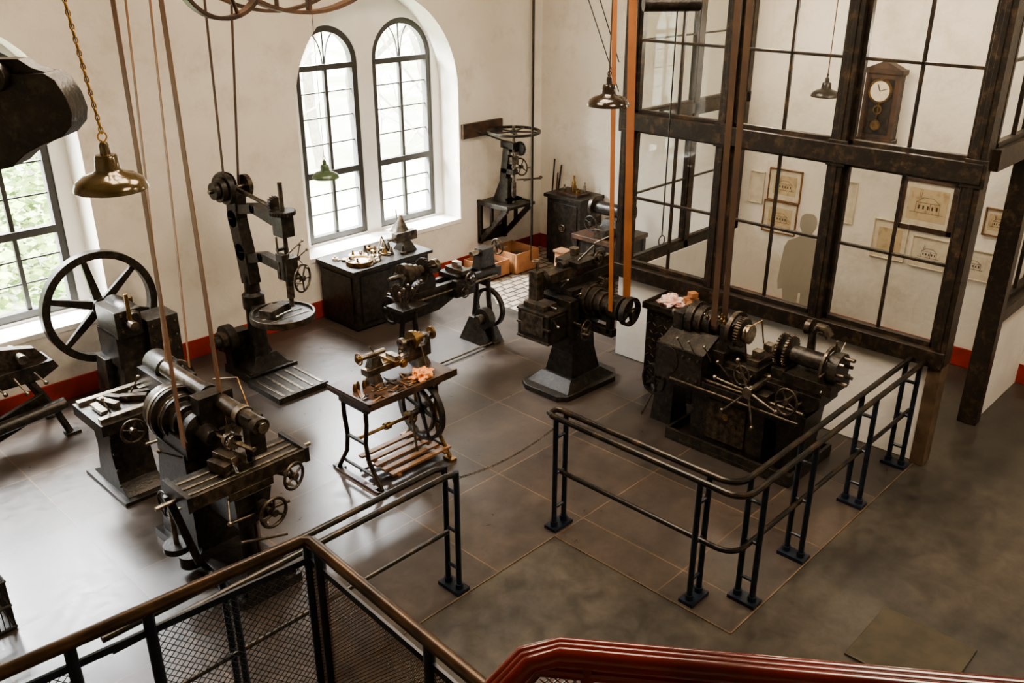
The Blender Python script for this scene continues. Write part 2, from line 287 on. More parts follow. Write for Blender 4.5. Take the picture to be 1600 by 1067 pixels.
d=V((.25,-.968,0)); s.prism([V((9.38,4.44,0))+d*a+V((0,0,z)) for a,z in pts],(.012,.004,0),SIL); s.done()
# ---------------------------------------------------------------- wall drill corner
w=B('wall_mounted_drill')
w.bb(8.64,9.42,YW-.05,YW,1.93,2.13,WOODD)
w.wheel((9.21,8.86,2.02),(0,0,1),.38,.035,.035,IRON,5,.03,.05)
w.cyl((9.21,8.86,.98),(9.21,8.86,2.1),.022,STEEL); 
w.frus((9.21,9.05,1.0),(.18,.30),(.10,.14),.35,IRON,(0,-.05)); w.box((9.21,9.0,1.55),(.1,.12,.5),IRON,(.15,0,0)); w.box((9.21,8.95,1.82),(.1,.25,.09),IRON); w.box((9.21,8.95,1.45),(.1,.25,.07),IRON)
w.disc((9.21,8.86,1.62),(0,0,1),.07,.1,IRON2); w.gear((9.21,8.86,1.72),(0,0,1),.07,.04,STEEL,18); w.gear((9.28,8.8,1.78),(1,0,0),.09,.04,IRON,20)
w.hw((9.36,8.86,1.5),(1,0,0),.12,IRON2,4); w.cyl((9.21,8.86,1.5),(9.36,8.86,1.5),.015,STEEL); w.ballh((9.25,8.7,1.35),(9.55,8.65,1.35),.012,IRON2); w.cyl((9.2,8.8,1.35),(9.5,8.6,1.35),.012,IRON2)
w.disc((9.21,8.86,1.2),(0,0,1),.035,.2,IRON2)
for yy in (9.02,8.72): w.box((9.21,8.86,1.06),(.25,.1,.03),IRON)
for xx in (8.95,9.45):
    P=[(xx,YW,.98),(xx,8.72,.98),(xx,8.72,.88),(xx,YW-.12,.36),(xx,YW,.36)]
    w.strip(P[0],P[1],.05,.07,IRON,(1,0,0)); w.strip((xx,8.75,.95),(xx,YW-.04,.40),.05,.07,IRON,(1,0,0)); w.strip((xx,YW-.04,.36),(xx,YW-.04,.98),.05,.07,IRON,(1,0,0)); w.strip((xx,9.05,.95),(xx,9.05,.66),.05,.04,IRON,(1,0,0))
w.bb(8.92,9.49,8.70,YW,.96,1.0,IRON); w.bb(8.93,9.47,YW-.03,YW,.36,.55,IRON)
w.cyl((8.86,YW-.03,2.03),(9.21,8.95,1.85),.012,IRON)
w.done()
w=B('wall_conduit_pole'); w.cyl((10.05,YW-.05,.004),(10.05,YW-.05,CT),.02,IRON); w.done()
w=B('leaning_rods'); w.cyl((10.12,9.0,.004),(10.27,9.02,1.45),.012,IRON); w.cyl((10.08,8.9,.004),(10.27,8.95,1.25),.01,WOODD); w.cyl((10.1,8.95,.004),(10.27,8.88,1.38),.012,IRON); w.done()
def crate(x0,x1,y0,y1,h):
    c=B('wooden_crate'); z=.004; t=.018
    c.bb(x0,x1,y0,y1,z,z+.02,CARD); c.bb(x0,x0+t,y0,y1,z,h,CARD); c.bb(x1-t,x1,y0,y1,z,h,CARD); c.bb(x0+t,x1-t,y0,y0+t,z,h,CARD); c.bb(x0+t,x1-t,y1-t,y1,z,h,CARD)
    c.bb(x0-.006,x0,y0+.04,y0+.09,z,h,WOODL); c.box((x0+.15,(y0+y1)/2,h*.6),(.1,.2,.1),IRON,(0,.3,.2)); c.box((x0+.35,(y0+y1)/2,h*.6),(.16,.12,.1),IRON2,(0,.2,.8)); c.box(((x0+x1)/2,(y0+y1)/2,h*.42),(x1-x0-.05,y1-y0-.05,.03),WOODD); c.done()
crate(8.5,8.98,8.72,9.18,.24); crate(9.02,9.5,8.62,9.18,.31)
c=B('iron_safe_cabinet')
c.bb(9.78,10.26,8.08,8.72,.05,1.02,IRON); c.bb(9.74,10.27,8.04,8.76,1.02,1.07,IRON); c.bb(9.765,9.78,8.14,8.66,.12,.96,IRON)
c.hw((9.75,8.4,.6),(1,0,0),.05,STEEL,3); c.bb(9.8,10.24,8.1,8.7,.004,.05,IRON)
c.bb(9.85,10.15,8.2,8.6,1.07,1.10,WOODD)
for (dx,dy,r,h,m) in ((.0,.0,.03,.24,BRASS),(.1,.08,.04,.09,STEEL),(-.07,.12,.03,.1,STEEL),(-.05,-.12,.035,.08,BRASS),(.08,-.14,.02,.15,STEEL)): c.lathe((10.0+dx,8.4+dy,1.1),(0,0,1),[(r,0),(r,h*.6),(r*.5,h*.7),(r*.5,h)],m,14)
c.done()
c=B('bench_grinder_stand')
c.bb(9.2,9.95,7.0,7.75,.72,.78,WOODD); c.bb(9.25,9.9,7.05,7.7,.35,.72,IRON)
for xx in (9.25,9.9):
    for yy in (7.05,7.7): c.bb(xx-.03,xx+.03,yy-.03,yy+.03,.004,.72,IRON)
c.bb(9.25,9.9,7.1,7.7,.2,.23,WOODD); c.frus((9.6,7.35,.78),(.3,.35),(.15,.2),.2,IRON); c.cyl((9.6,7.1,1.1),(9.6,7.65,1.1),.09,IRON)
for yy in (7.08,7.66): c.disc((9.6,yy,1.1),(0,1,0),.15,.05,IRON2)
c.box((9.35,7.3,.85),(.2,.2,.12),IRON2); c.hw((9.3,7.5,.95),(1,0,0),.1,IRON,4); c.done()
c=B('wooden_plank_box'); c.frus((9.15,7.85,.004),(.16,.2),(.13,.18),.5,CARD); c.bb(9.06,9.24,7.74,7.96,.5,.53,WOODL); c.done()
# ---------------------------------------------------------------- workbench under window
c=B('workbench_cabinet')
c.bb(6.12,7.3,8.56,9.28,.02,.76,IRON); c.bb(6.08,7.35,8.52,9.30,.76,.80,IRON)
c.bb(6.105,6.12,8.62,9.22,.1,.7,IRON)
for i in range(2): c.bb(6.2+.55*i,6.68+.55*i,8.545,8.56,.1,.7,IRON); c.disc((6.6+.2*i,8.54,.4),(0,1,0),.02,.03,BRASS,12)
c.bb(6.14,7.28,8.6,9.26,.0,.02,IRON)
c.done()
c=B('workbench_tools',.002)
for i in range(34):
    x=random.uniform(6.2,7.0); y=random.uniform(8.62,9.1); r=random.uniform(.02,.055); h=random.uniform(.04,.13); m=random.choice([STEEL,BRASS,IRON2,POL,PAPER2])
    c.lathe((x,y,.801),(0,0,1),random.choice([[(r,0),(r,h*.5),(r*.4,h*.6),(r*.4,h)],[(r,0),(r*1.1,h*.3),(r*.8,h*.3),(r*.3,h)],[(r,0),(r,h*.3)]]),m,14)
c.disc((6.35,8.75,.816),(0,0,1),.16,.03,PAPER2,28); c.rim((6.35,8.75,.83),(0,0,1),.17,.15,.05,BRASS); c.disc((6.5,8.98,.816),(0,0,1),.12,.03,PAPER2)
c.frus((7.12,8.8,.801),(.2,.24),(.1,.12),.12,IRON); c.box((7.12,8.8,.98),(.34,.1,.12),IRON2); c.cyl((6.85,8.8,.97),(7.0,8.8,.97),.02,STEEL)
c.cyl((7.25,9.1,.801),(7.25,9.1,1.0),.012,STEEL); c.cyl((7.25,9.1,1.0),(7.12,8.95,1.3),.008,STEEL); c.lathe((7.13,8.9,1.0),(.15,.1,.6),[(.14,0),(.03,.18),(.02,.22)],IRON2,20,)
c.cyl((6.95,8.95,.801),(6.75,8.8,1.05),.01,STEEL); c.cyl((6.55,8.7,.801),(6.75,8.8,1.05),.01,STEEL)
c.done()
# ---------------------------------------------------------------- bed lathe behind
c=B('bed_lathe'); yc=7.35
for s_ in (-.09,.09): c.bb(5.75,7.3,yc+s_-.03,yc+s_+.03,.78,.9,IRON)
for x in (5.9,6.4,6.8,7.2): c.bb(x-.03,x+.03,yc-.09,yc+.09,.78,.87,IRON)
c.prism([(5.75,yc-.12,.78),(6.75,yc-.12,.78),(6.3,yc-.12,.62),(5.75,yc-.12,.6)],(0,.24,0),IRON)
def aleg(x,yc,w0,w1,h):
    for s_ in (-1,1): c.tube([(x,yc+s_*w1,h),(x,yc+s_*w1*1.05,h*.7),(x,yc+s_*(w1*.5+w0*.5),h*.3),(x,yc+s_*w0,.03)],.032,IRON,8)
    c.bb(x-.05,x+.05,yc-w0-.05,yc+w0+.05,.0,.04,IRON); c.bb(x-.03,x+.03,yc-w1,yc+w1,h-.08,h,IRON); c.bb(x-.025,x+.025,yc-(w0+w1)/2,yc+(w0+w1)/2,h*.4,h*.46,IRON)
aleg(7.05,yc-.05,.2,.1,.8); aleg(5.95,yc,.2,.1,.8)
c.frus((7.05,yc-.02,.0),(.34,.42),(.2,.2),.3,IRON); c.disc((6.98,yc-.16,.33),(1,0,0),.13,.1,IRON); c.disc((6.9,yc-.16,.33),(1,0,0),.06,.1,IRON2); c.rim((7.12,yc-.1,.42),(1,0,0),.24,.2,.05,IRON)
c.prism([(5.78,yc-.1,.9),(6.28,yc-.1,.9),(6.28,yc-.1,1.0),(6.2,yc-.1,1.12),(6.13,yc-.1,.98),(5.93,yc-.1,.98),(5.86,yc-.1,1.12),(5.78,yc-.1,1.0)],(0,.2,0),IRON)
for i,(r,x) in enumerate(((.13,5.92),(.105,5.99),(.08,6.06),(.055,6.13))): c.disc((x,yc,1.1),(1,0,0),r,.065,IRON2)
c.gear((6.2,yc,1.1),(1,0,0),.12,.04,IRON); c.cyl((5.7,yc,1.1),(6.34,yc,1.1),.025,STEEL); c.disc((6.36,yc,1.1),(1,0,0),.08,.06,STEEL)
c.bb(6.55,6.78,yc-.16,yc+.16,.9,.96,IRON); c.bb(6.6,6.73,yc-.2,yc+.1,.96,1.02,IRON2); c.bb(6.63,6.7,yc-.08,yc+.02,1.02,1.09,POL); c.hw((6.66,yc-.27,.93),(0,1,0),.08,IRON2,4)
c.prism([(7.0,yc-.07,.9),(7.25,yc-.07,.9),(7.22,yc-.07,1.14),(7.05,yc-.07,1.14)],(0,.14,0),IRON); c.cyl((6.92,yc,1.1),(7.3,yc,1.1),.035,STEEL); c.hw((7.36,yc,1.1),(1,0,0),.09,IRON2,5)
for i in range(6): c.ballh((5.62+.05*i,yc-.3+.03*i,.87),(5.6+.06*i,yc-.3,1.05+.03*(i%3)),.009)
c.bb(5.55,5.9,yc-.4,yc-.12,.84,.88,IRON); c.cyl((5.75,yc-.15,.82),(7.2,yc-.15,.82),.012,STEEL); c.bb(6.5,6.8,yc-.2,yc-.12,.72,.92,IRON); c.hw((6.6,yc-.24,.78),(0,1,0),.06,IRON2,4,.008)
c.cyl((5.95,yc-.25,.03),(7.1,yc-.25,.03),.012,STEEL); c.bb(5.9,6.1,yc-.35,yc+.3,0,.03,WOODD)
c.rim((5.7,yc,.75),(1,0,0),.16,.13,.03,IRON); c.disc((5.7,yc,.75),(1,0,0),.04,.05,IRON)
for t in (0,2.1,4.2): c.cyl((5.7,yc,.75),(5.7,yc+.14*math.cos(t),.75+.14*math.sin(t)),.012,IRON)
c.gear((5.72,yc-.12,.98),(1,0,0),.09,.03,IRON2,22)
c.done()
# ---------------------------------------------------------------- pillar drill
c=B('pillar_drill_press')
c.bb(4.36,4.98,7.58,8.2,.0,.07,IRON)
for i in range(5): c.bb(4.42+.12*i,4.45+.12*i,7.6,8.15,.07,.078,STEEL)
c.bb(4.40,5.0,8.2,8.75,0,.1,IRON); c.frus((4.7,8.47,.1),(.45,.45),(.26,.26),.14,IRON); c.bolts((4.45,8.25,.1),(4.95,8.25,.1),3,(0,0,1),.02)
c.lathe((4.7,8.47,.2),(0,0,1),[(.15,0),(.12,.08),(.10,.12),(.10,.55),(.12,.57),(.12,.72),(.085,.75),(.08,.95)],IRON,28)
def swan(x0,w,P,th,m):
    for a,b2 in zip(P,P[1:]): c.strip((x0,a[0],a[1]),(x0,b2[0],b2[1]),w,th,m,(1,0,0))
    for a in P[1:-1]: c.disc((x0,a[0],a[1]),(1,0,0),th/2,w,m,20)
swan(4.7,.13,[(8.47,1.05),(8.52,1.4),(8.60,1.75),(8.58,2.02)],.19,IRON)
swan(4.7,.10,[(8.55,1.86),(8.2,1.93),(7.75,1.86)],.10,IRON); swan(4.7,.10,[(8.5,1.32),(8.15,1.42),(7.75,1.40)],.10,IRON)
c.bb(4.63,4.77,7.62,7.8,1.74,1.95,IRON); c.bb(4.63,4.77,7.62,7.8,1.28,1.52,IRON)
for yy,r in ((8.80,.13),(8.73,.10)): c.disc((4.7,yy,2.08),(0,1,0),r,.06,IRON)
c.disc((4.60,8.58,2.08),(1,0,0),.16,.06,IRON); c.disc((4.53,8.58,2.08),(1,0,0),.125,.06,IRON); c.disc((4.47,8.58,2.08),(1,0,0),.09,.05,IRON); c.disc((4.83,8.58,2.08),(1,0,0),.12,.05,IRON2); c.cyl((4.40,8.58,2.08),(4.9,8.58,2.08),.022,STEEL)
c.cyl((4.7,8.58,2.08),(4.7,7.72,1.98),.022,IRON2)
c.gear((4.7,7.7,1.98),(0,0,1),.12,.04,IRON,26); c.gear((4.7,7.84,2.04),(0,1,0),.07,.05,IRON,16); c.cyl((4.7,7.7,1.0),(4.7,7.7,2.28),.024,IRON2); c.cyl((4.7,7.7,1.08),(4.7,7.7,1.28),.04,STEEL); c.cyl((4.7,7.7,.98),(4.7,7.7,1.08),.02,POL)
c.hw((4.78,7.58,1.30),(.4,-.9,0),.14,IRON2,5,.012); c.cyl((4.7,7.72,1.32),(4.79,7.57,1.30),.02,STEEL)
for t in (0,1.57,3.14,4.71): c.ballh((4.85,7.75,1.46),(4.85,7.75+.17*math.cos(t+.4),1.46+.17*math.sin(t+.4)),.007)
c.cyl((4.7,7.75,1.46),(4.87,7.75,1.46),.025,IRON2)
for t in (.3,2.4): c.ballh((4.85,7.75,1.46),(4.85,7.75+.26*math.cos(t),1.46+.2*math.sin(t)),.007)
c.cyl((4.6,7.7,1.3),(4.6,7.7,1.75),.012,STEEL); c.bb(4.59,4.7,7.68,7.72,1.6,1.63,IRON); c.ballh((4.62,7.62,1.55),(4.8,7.55,1.7),.007); c.bb(4.58,4.64,7.6,7.72,1.5,1.58,IRON)
c.disc((4.64,7.80,.86),(0,0,1),.31,.05,IRON,48); c.rim((4.64,7.80,.875),(0,0,1),.335,.31,.07,IRON2,48)
for yy in (-.12,0,.12): c.bb(4.4,4.88,7.79+yy,7.81+yy,.884,.892,STEEL)
c.bb(4.62,4.74,7.80,8.4,.72,.83,IRON); c.disc((4.64,7.80,.8),(0,0,1),.08,.14,IRON); c.box((4.54,7.84,.93),(.22,.16,.09),IRON2,(0,0,.4)); c.box((4.72,7.92,.92),(.12,.12,.07),IRON,(0,0,.2)); c.cyl((4.5,7.7,.92),(4.72,7.75,.92),.012,POL)
c.disc((4.42,8.62,.42),(1,0,0),.17,.09,IRON); c.disc((4.35,8.62,.42),(1,0,0),.11,.08,IRON2); c.disc((4.28,8.62,.42),(1,0,0),.07,.06,IRON); c.cyl((4.2,8.62,.42),(4.7,8.62,.42),.022,STEEL); c.bb(4.4,4.65,8.55,8.7,.1,.5,IRON)
c.done()
# ---------------------------------------------------------------- big wheel machine
c=B('flywheel_press')
c.wheel((3.14,8.98,1.04),(0,1,0),.58,.075,.10,IRON,6,.075,.10,.35)
c.cyl((3.14,9.2,1.04),(3.14,8.2,1.04),.045,IRON2)
c.bb(3.02,3.5,8.42,8.86,.55,.9,IRON); c.frus((3.28,8.62,.0),(.62,.56),(.42,.36),.75,IRON); c.bb(3.02,3.28,8.36,8.8,.88,1.16,IRON)
c.lathe((3.2,8.82,1.08),(0,-1,0),[(.11,0),(.12,.1),(.12,.35),(.09,.4),(.05,.5)],IRON,24); c.disc((3.2,8.38,1.08),(0,1,0),.07,.06,STEEL); c.bolts((3.08,8.36,1.12),(3.08,8.36,.95),2,(0,1,0),.018); c.bolts((3.34,8.295,.95),(3.34,8.295,.5),4,(0,1,0),.013); c.bolts((3.58,8.295,.95),(3.58,8.295,.5),4,(0,1,0),.013)
c.bb(3.3,3.62,8.3,8.6,.4,1.02,IRON); c.bb(3.28,3.64,8.28,8.62,0,.1,IRON); c.bb(3.33,3.58,8.33,8.57,.1,.4,IRON); c.disc((3.46,8.29,.75),(0,1,0),.05,.03,STEEL)
c.bb(2.9,3.2,8.55,8.95,0,.1,IRON); c.frus((3.05,8.75,.1),(.24,.3),(.18,.22),.5,IRON); c.cyl((3.14,8.3,1.0),(3.14,8.3,1.35),.02,BRASS); c.cyl((3.3,8.6,1.0),(3.3,8.6,1.2),.02,BRASS)
c.move(lambda q:(q.x+.13,q.y,q.z)); c.done()
c=B('lever_shear_bench')
for x,y in ((2.6,8.55),(1.75,8.55)):
    c.tube([(x+.0,y,.02),(x-.08,y+.08,.3),(x-.22,y+.16,.62)],.035,IRON,8); c.tube([(x+.0,y+.5,.02),(x-.08,y+.42,.3),(x-.22,y+.34,.62)],.035,IRON,8); c.box((x+.02,y,.015),(.14,.1,.03),IRON); c.box((x+.02,y+.5,.015),(.14,.1,.03),IRON)
c.prism([(1.3,8.65,.6),(2.5,8.65,.6),(2.66,8.65,.68),(2.62,8.65,.76),(1.3,8.65,.74)],(0,.3,0),IRON)
c.prism([(2.0,8.72,.74),(2.6,8.72,.76),(2.5,8.72,.90),(2.2,8.72,.97),(1.9,8.72,.86),(1.4,8.72,.84),(1.4,8.72,.76)],(0,.1,0),IRON2); c.cyl((2.35,8.6,.86),(2.35,8.95,.86),.045,STEEL)
c.cyl((2.1,8.75,.9),(1.2,8.6,1.0),.02,IRON2); c.box((2.2,8.62,.3),(.6,.05,.2),IRON,(0,-.3,0)); c.cyl((1.9,8.5,.3),(2.6,8.5,.36),.06,IRON); c.box((1.8,8.6,.5),(.3,.2,.1),IRON2,(0,.3,.3))
for i in range(5): c.ballh((1.7+.18*i,8.62,.70),(1.75+.18*i,8.5,.62-.05*(i%2)),.010)
c.done()
# ---------------------------------------------------------------- small planing machine with flared foot
c=B('hand_shaping_machine')
c.prism([(2.46,6.96,0),(2.46,7.66,0),(2.46,7.66,.04),(2.46,7.5,.12),(2.46,7.44,.4),(2.46,7.50,.7),(2.46,7.10,.7),(2.46,7.16,.4),(2.46,7.1,.12),(2.46,6.96,.04)],(.34,0,0),IRON)
c.bb(2.40,2.90,6.9,7.7,0,.035,IRON); c.bb(2.34,3.25,6.92,7.5,.70,.80,IRON); c.bb(2.36,3.22,6.96,7.02,.8,.84,STEEL); c.bb(2.36,3.22,7.4,7.46,.8,.84,STEEL)
for i in range(7): c.box((2.45+.1*i,7.2+.05*(i%3),.83),(.06,.22,.03+.02*(i%2)),random.choice([STEEL,IRON2,IRON]),(0,0,.3*i))
c.bb(2.9,3.2,6.9,7.4,.8,1.0,IRON); c.lathe((3.05,7.4,1.02),(0,-1,0),[(.09,0),(.12,.05),(.12,.3),(.08,.35),(.07,.5)],IRON,20); c.rim((3.1,7.1,.92),(0,1,0),.17,.13,.05,IRON2)
c.hw((2.55,6.82,.72),(0,1,0),.1,IRON2,4); c.cyl((2.55,6.82,.72),(2.55,6.95,.72),.016,STEEL); c.cyl((2.6,6.75,.6),(3.1,6.7,.6),.016,STEEL); c.cyl((2.62,6.75,.6),(2.62,7.0,.6),.02,IRON); c.cyl((3.05,6.7,.6),(3.05,7.05,.6),.02,IRON)
c.bolts((2.45,7.06,.12),(2.45,7.06,.6),4,(1,0,0)); c.ballh((2.5,7.1,.8),(2.42,7.0,1.0)); c.ballh((2.75,7.3,.8),(2.8,7.15,1.02))
c.prism([(2.95,7.0,0),(3.15,7.0,0),(3.1,7.0,.7),(2.98,7.0,.7)],(0,.4,0),IRON)
c.done()
# ---------------------------------------------------------------- horizontal milling machine
c=B('horizontal_milling_machine')
c.bb(2.40,2.90,5.0,6.35,0,.08,IRON); c.bb(2.43,2.87,5.03,5.75,.08,.12,IRON); c.bolts((2.45,5.06,.12),(2.85,5.06,.12),3,(0,0,1),.02)
c.frus((2.66,6.0,.08),(.42,.6),(.34,.42),.85,IRON); c.bb(2.5,2.82,5.75,6.25,.9,1.05,IRON)
c.lathe((2.65,6.25,1.1),(0,-1,0),[(.13,0),(.22,.02),(.22,.12),(.18,.125),(.18,.22),(.14,.225),(.14,.32),(.10,.325),(.10,.42),(.14,.43),(.14,.5),(.08,.52),(.06,.66)],IRON,32)
c.cyl((2.80,6.55,1.30),(2.80,5.15,1.30),.065,IRON2,seg=28); c.rim((2.80,5.4,1.30),(0,1,0),.08,.06,.06,STEEL); c.rim((2.80,5.9,1.30),(0,1,0),.08,.06,.06,IRON); c.bb(2.74,2.86,5.22,5.32,1.05,1.36,IRON); c.bb(2.62,2.9,5.7,5.82,1.1,1.38,IRON); c.disc((2.80,5.14,1.30),(0,1,0),.04,.03,STEEL)
c.cyl((2.65,5.7,1.12),(2.75,5.2,1.12),.02,POL); c.disc((2.7,5.45,1.12),(0,1,0),.06,.04,STEEL); c.gear((2.71,5.40,1.12),(0,1,0),.055,.02,POL,18)
c.disc((2.65,6.28,1.1),(0,1,0),.2,.06,IRON2); c.gear((2.9,6.0,1.0),(0,1,0),.13,.06,IRON2,30); c.disc((2.92,5.86,1.0),(0,1,0),.09,.1,STEEL); c.gear((2.65,6.32,1.1),(0,1,0),.17,.04,IRON,36)
c.rim((2.65,6.18,1.1),(0,1,0),.225,.2,.03,STEEL); c.rim((2.65,6.08,1.1),(0,1,0),.185,.17,.03,STEEL)
c.frus((2.68,5.42,.52),(.24,.4),(.30,.5),.28,IRON); c.bb(2.5,2.86,5.18,5.62,.80,.86,IRON2); c.bb(2.22,3.16,5.2,5.52,.86,.94,IRON)
for yy in (5.26,5.35,5.44): c.bb(2.25,3.13,yy-.012,yy+.012,.94,.95,STEEL)
c.bb(2.20,2.24,5.18,5.54,.85,.97,IRON); c.bb(3.14,3.18,5.18,5.54,.85,.97,IRON); c.bb(2.24,3.14,5.18,5.205,.86,.965,IRON2)
c.cyl((2.05,5.36,.88),(3.3,5.36,.88),.016,STEEL); c.cyl((2.66,5.3,.0),(2.66,5.3,.6),.06,IRON); c.cyl((2.72,5.28,.1),(2.72,5.28,.55),.03,STEEL)
c.box((2.62,5.38,.99),(.2,.18,.09),IRON2,(0,0,.2)); c.box((2.62,5.38,1.05),(.08,.2,.05),STEEL,(0,0,.2)); c.cyl((2.62,5.28,1.02),(2.55,5.1,1.05),.012,POL); c.cyl((2.8,5.36,.95),(2.8,5.36,1.06),.03,STEEL)
c.hw((2.98,5.1,.84),(.3,-1,0),.10,IRON2,4,.012); c.cyl((2.9,5.3,.84),(2.98,5.1,.84),.018,STEEL)
c.hw((2.74,5.02,.68),(.1,-1,0),.11,IRON2,3,.014); c.cyl((2.7,5.3,.68),(2.74,5.02,.68),.022,STEEL); c.disc((2.72,5.12,.68),(0,1,0),.06,.06,IRON)
c.cyl((2.5,5.2,.62),(2.95,5.15,.62),.014,IRON2); c.cyl((2.2,5.5,.86),(2.35,5.5,.2),.03,IRON); c.disc((2.25,5.6,.35),(0,0,1),.1,.05,IRON); c.disc((2.38,5.7,.12),(0,0,1),.09,.1,IRON); c.cyl((2.25,5.6,.3),(2.25,5.6,.8),.02,STEEL); c.cyl((2.25,5.6,.78),(2.66,5.75,.78),.025,IRON)
c.hw((2.28,5.75,.62),(1,0,0),.11,IRON,4); c.cyl((2.28,5.75,.62),(2.5,5.8,.62),.02,IRON); c.box((2.6,5.0,.22),(.3,.05,.24),IRON)
c.cyl((2.5,5.1,.5),(2.85,5.06,.42),.012,IRON2); c.ballh((2.46,5.75,.95),(2.28,5.7,1.1)); c.ballh((2.86,5.75,1.0),(3.0,5.66,1.15)); c.ballh((2.5,5.2,.82),(2.42,5.06,.72)); c.tube([(2.86,5.9,1.4),(2.9,5.6,1.5),(2.85,5.4,1.35)],.008,BRASS,6)
c.done()
# ---------------------------------------------------------------- treadle lathe
c=B('treadle_lathe')
c.bb(4.0,5.0,5.52,6.13,.82,.86,WOODD); c.bb(4.0,5.0,5.52,5.54,.86,.885,WOODD); c.bb(4.0,4.02,5.52,6.13,.86,.885,WOODD); c.bb(4.03,4.97,5.56,6.1,.79,.82,IRON)
for x in (4.06,4.86):
    for y0,yt,sg in ((5.54,5.66,-1),(6.08,5.98,1)):
        P=[(x,yt,.80),(x+.0,yt+sg*.0,.62),(x,yt-sg*.03,.42),(x,yt+sg*.0,.25),(x,y0,.09),(x,y0+sg*.04,.03)]
        c.tube(P,.020,IRON if x<4.5 else BRASS,8); c.box((x,y0+sg*.04,.015),(.07,.12,.03),IRON if x<4.5 else BRASS)
        if x<4.5: c.tube([(a-.018,b_,z) for a,b_,z in P],.007,BRASS,6)
    c.cyl((x,5.56,.13),(x,6.07,.13),.015,IRON); c.bb(x-.02,x+.02,5.62,6.02,.74,.8,IRON)
c.cyl((4.06,5.82,.42),(4.86,5.82,.42),.017,BRASS); c.disc((4.4,5.82,.42),(1,0,0),.035,.06,BRASS); c.disc((4.65,5.82,.42),(1,0,0),.05,.04,BRASS)
c.cyl((4.06,5.7,.42),(4.06,5.95,.42),.018,IRON)
c.wheel((4.74,5.74,.50),(1,0,0),.31,.035,.05,IRON,6,.03,.045,.2); c.rim((4.70,5.74,.50),(1,0,0),.23,.205,.04,IRON2)
c.cyl((4.6,5.74,.5),(4.9,5.74,.5),.02,STEEL); c.cyl((4.62,5.74,.5),(4.62,5.68,.12),.012,STEEL)
for i in range(5): c.bb(4.2,4.9,5.52+.11*i,5.575+.11*i,.10,.122,WOODL)
c.bb(4.25,4.29,5.5,6.05,.08,.10,WOODL); c.bb(4.8,4.84,5.5,6.05,.08,.10,WOODL); c.cyl((4.06,5.8,.10),(4.9,5.8,.10),.012,IRON)
c.bb(4.01,4.06,5.5,6.12,.0,.03,WOODD)
yb=5.9
c.bb(4.25,4.98,yb-.05,yb+.05,.94,1.0,IRON2); c.frus((4.35,yb,.86),(.1,.14),(.07,.09),.08,IRON2); c.frus((4.88,yb,.86),(.14,.16),(.1,.1),.08,IRON2); c.bb(4.25,4.98,yb-.02,yb+.02,1.0,1.005,BRASS)
c.prism([(4.72,yb-.05,1.0),(4.98,yb-.05,1.0),(4.97,yb-.05,1.14),(4.92,yb-.05,1.05),(4.78,yb-.05,1.05),(4.73,yb-.05,1.14)],(0,.1,0),IRON2)
for x,r in ((4.80,.085),(4.84,.068),(4.88,.05)): c.disc((x,yb,1.12),(1,0,0),r,.035,BRASS)
c.cyl((4.66,yb,1.12),(5.03,yb,1.12),.018,STEEL); c.disc((4.68,yb,1.12),(1,0,0),.05,.04,STEEL); c.disc((5.03,yb,1.12),(1,0,0),.06,.02,BRASS)
c.bb(4.5,4.6,yb-.12,yb+.1,1.0,1.03,BRASS); c.bb(4.52,4.58,yb-.1,yb+.04,1.03,1.07,STEEL); c.hw((4.55,yb-.17,1.02),(0,1,0),.035,BRASS,4,.006,False); c.cyl((4.55,yb-.17,1.02),(4.55,yb-.1,1.02),.008,BRASS)
c.frus((4.36,yb,1.0),(.14,.09),(.08,.06),.1,IRON2); c.cyl((4.22,yb,1.12),(4.48,yb,1.12),.022,STEEL); c.hw((4.2,yb,1.12),(1,0,0),.05,BRASS,5,.007,False); c.cyl((4.36,yb,1.14),(4.30,yb-.03,1.22),.007,STEEL,seg=8)
c.cyl((4.62,yb,1.0),(4.62,yb-.05,1.08),.012,STEEL)
for i in range(38):
    x=random.uniform(4.05,4.62); y=random.uniform(5.57,5.82); a=random.uniform(-.5,.5)
    c.box((x,y,.868),(random.uniform(.05,.16),random.uniform(.008,.022),.012),random.choice([STEEL,IRON2,WOODL,BRASS,IRON]),(0,0,a+random.choice([0,1.57])))
for i in range(4): c.lathe((4.1+.05*i,5.85+.02*(i%2),.86),(0,0,1),[(.016,0),(.02,.03),(.012,.07),(.006,.08)],random.choice([BRASS,STEEL]),12)
c.tube([(4.82,yb-.09,1.12),(4.76,5.5,.45)],.005,BELTD,6); c.tube([(4.82,yb+.09,1.12),(4.76,5.98,.62)],.005,BELTD,6)
c.done()
def rag(name,c0,sx,sy,h,m,rz=0):
    bm=bmesh.new(); bmesh.ops.create_icosphere(bm,subdivisions=5,radius=1)
    for v in bm.verts:
        n=noise.noise(v.co*2.1+V(c0))*.6+noise.noise(v.co*5+V(c0))*.3+abs(noise.noise(v.co*9+V(c0)))*.18
        q=v.co*(1+n); z=max(q.z,-.12); v.co=V((q.x*sx,q.y*sy,(z+.12)*h))
    me=bpy.data.meshes.new(name); bm.to_mesh(me); bm.free(); me.materials.append(m); 
    for f in me.polygons: f.use_smooth=True
    o=bpy.data.objects.new(name,me); o.location=c0; o.rotation_euler[2]=rz; SC.objects.link(o)
rag('cleaning_rag',(4.70,5.67,.861),.12,.08,.06,CLOTH,.4); rag('cleaning_rag',(7.54,4.95,.962),.12,.12,.07,CLOTHP,.8)
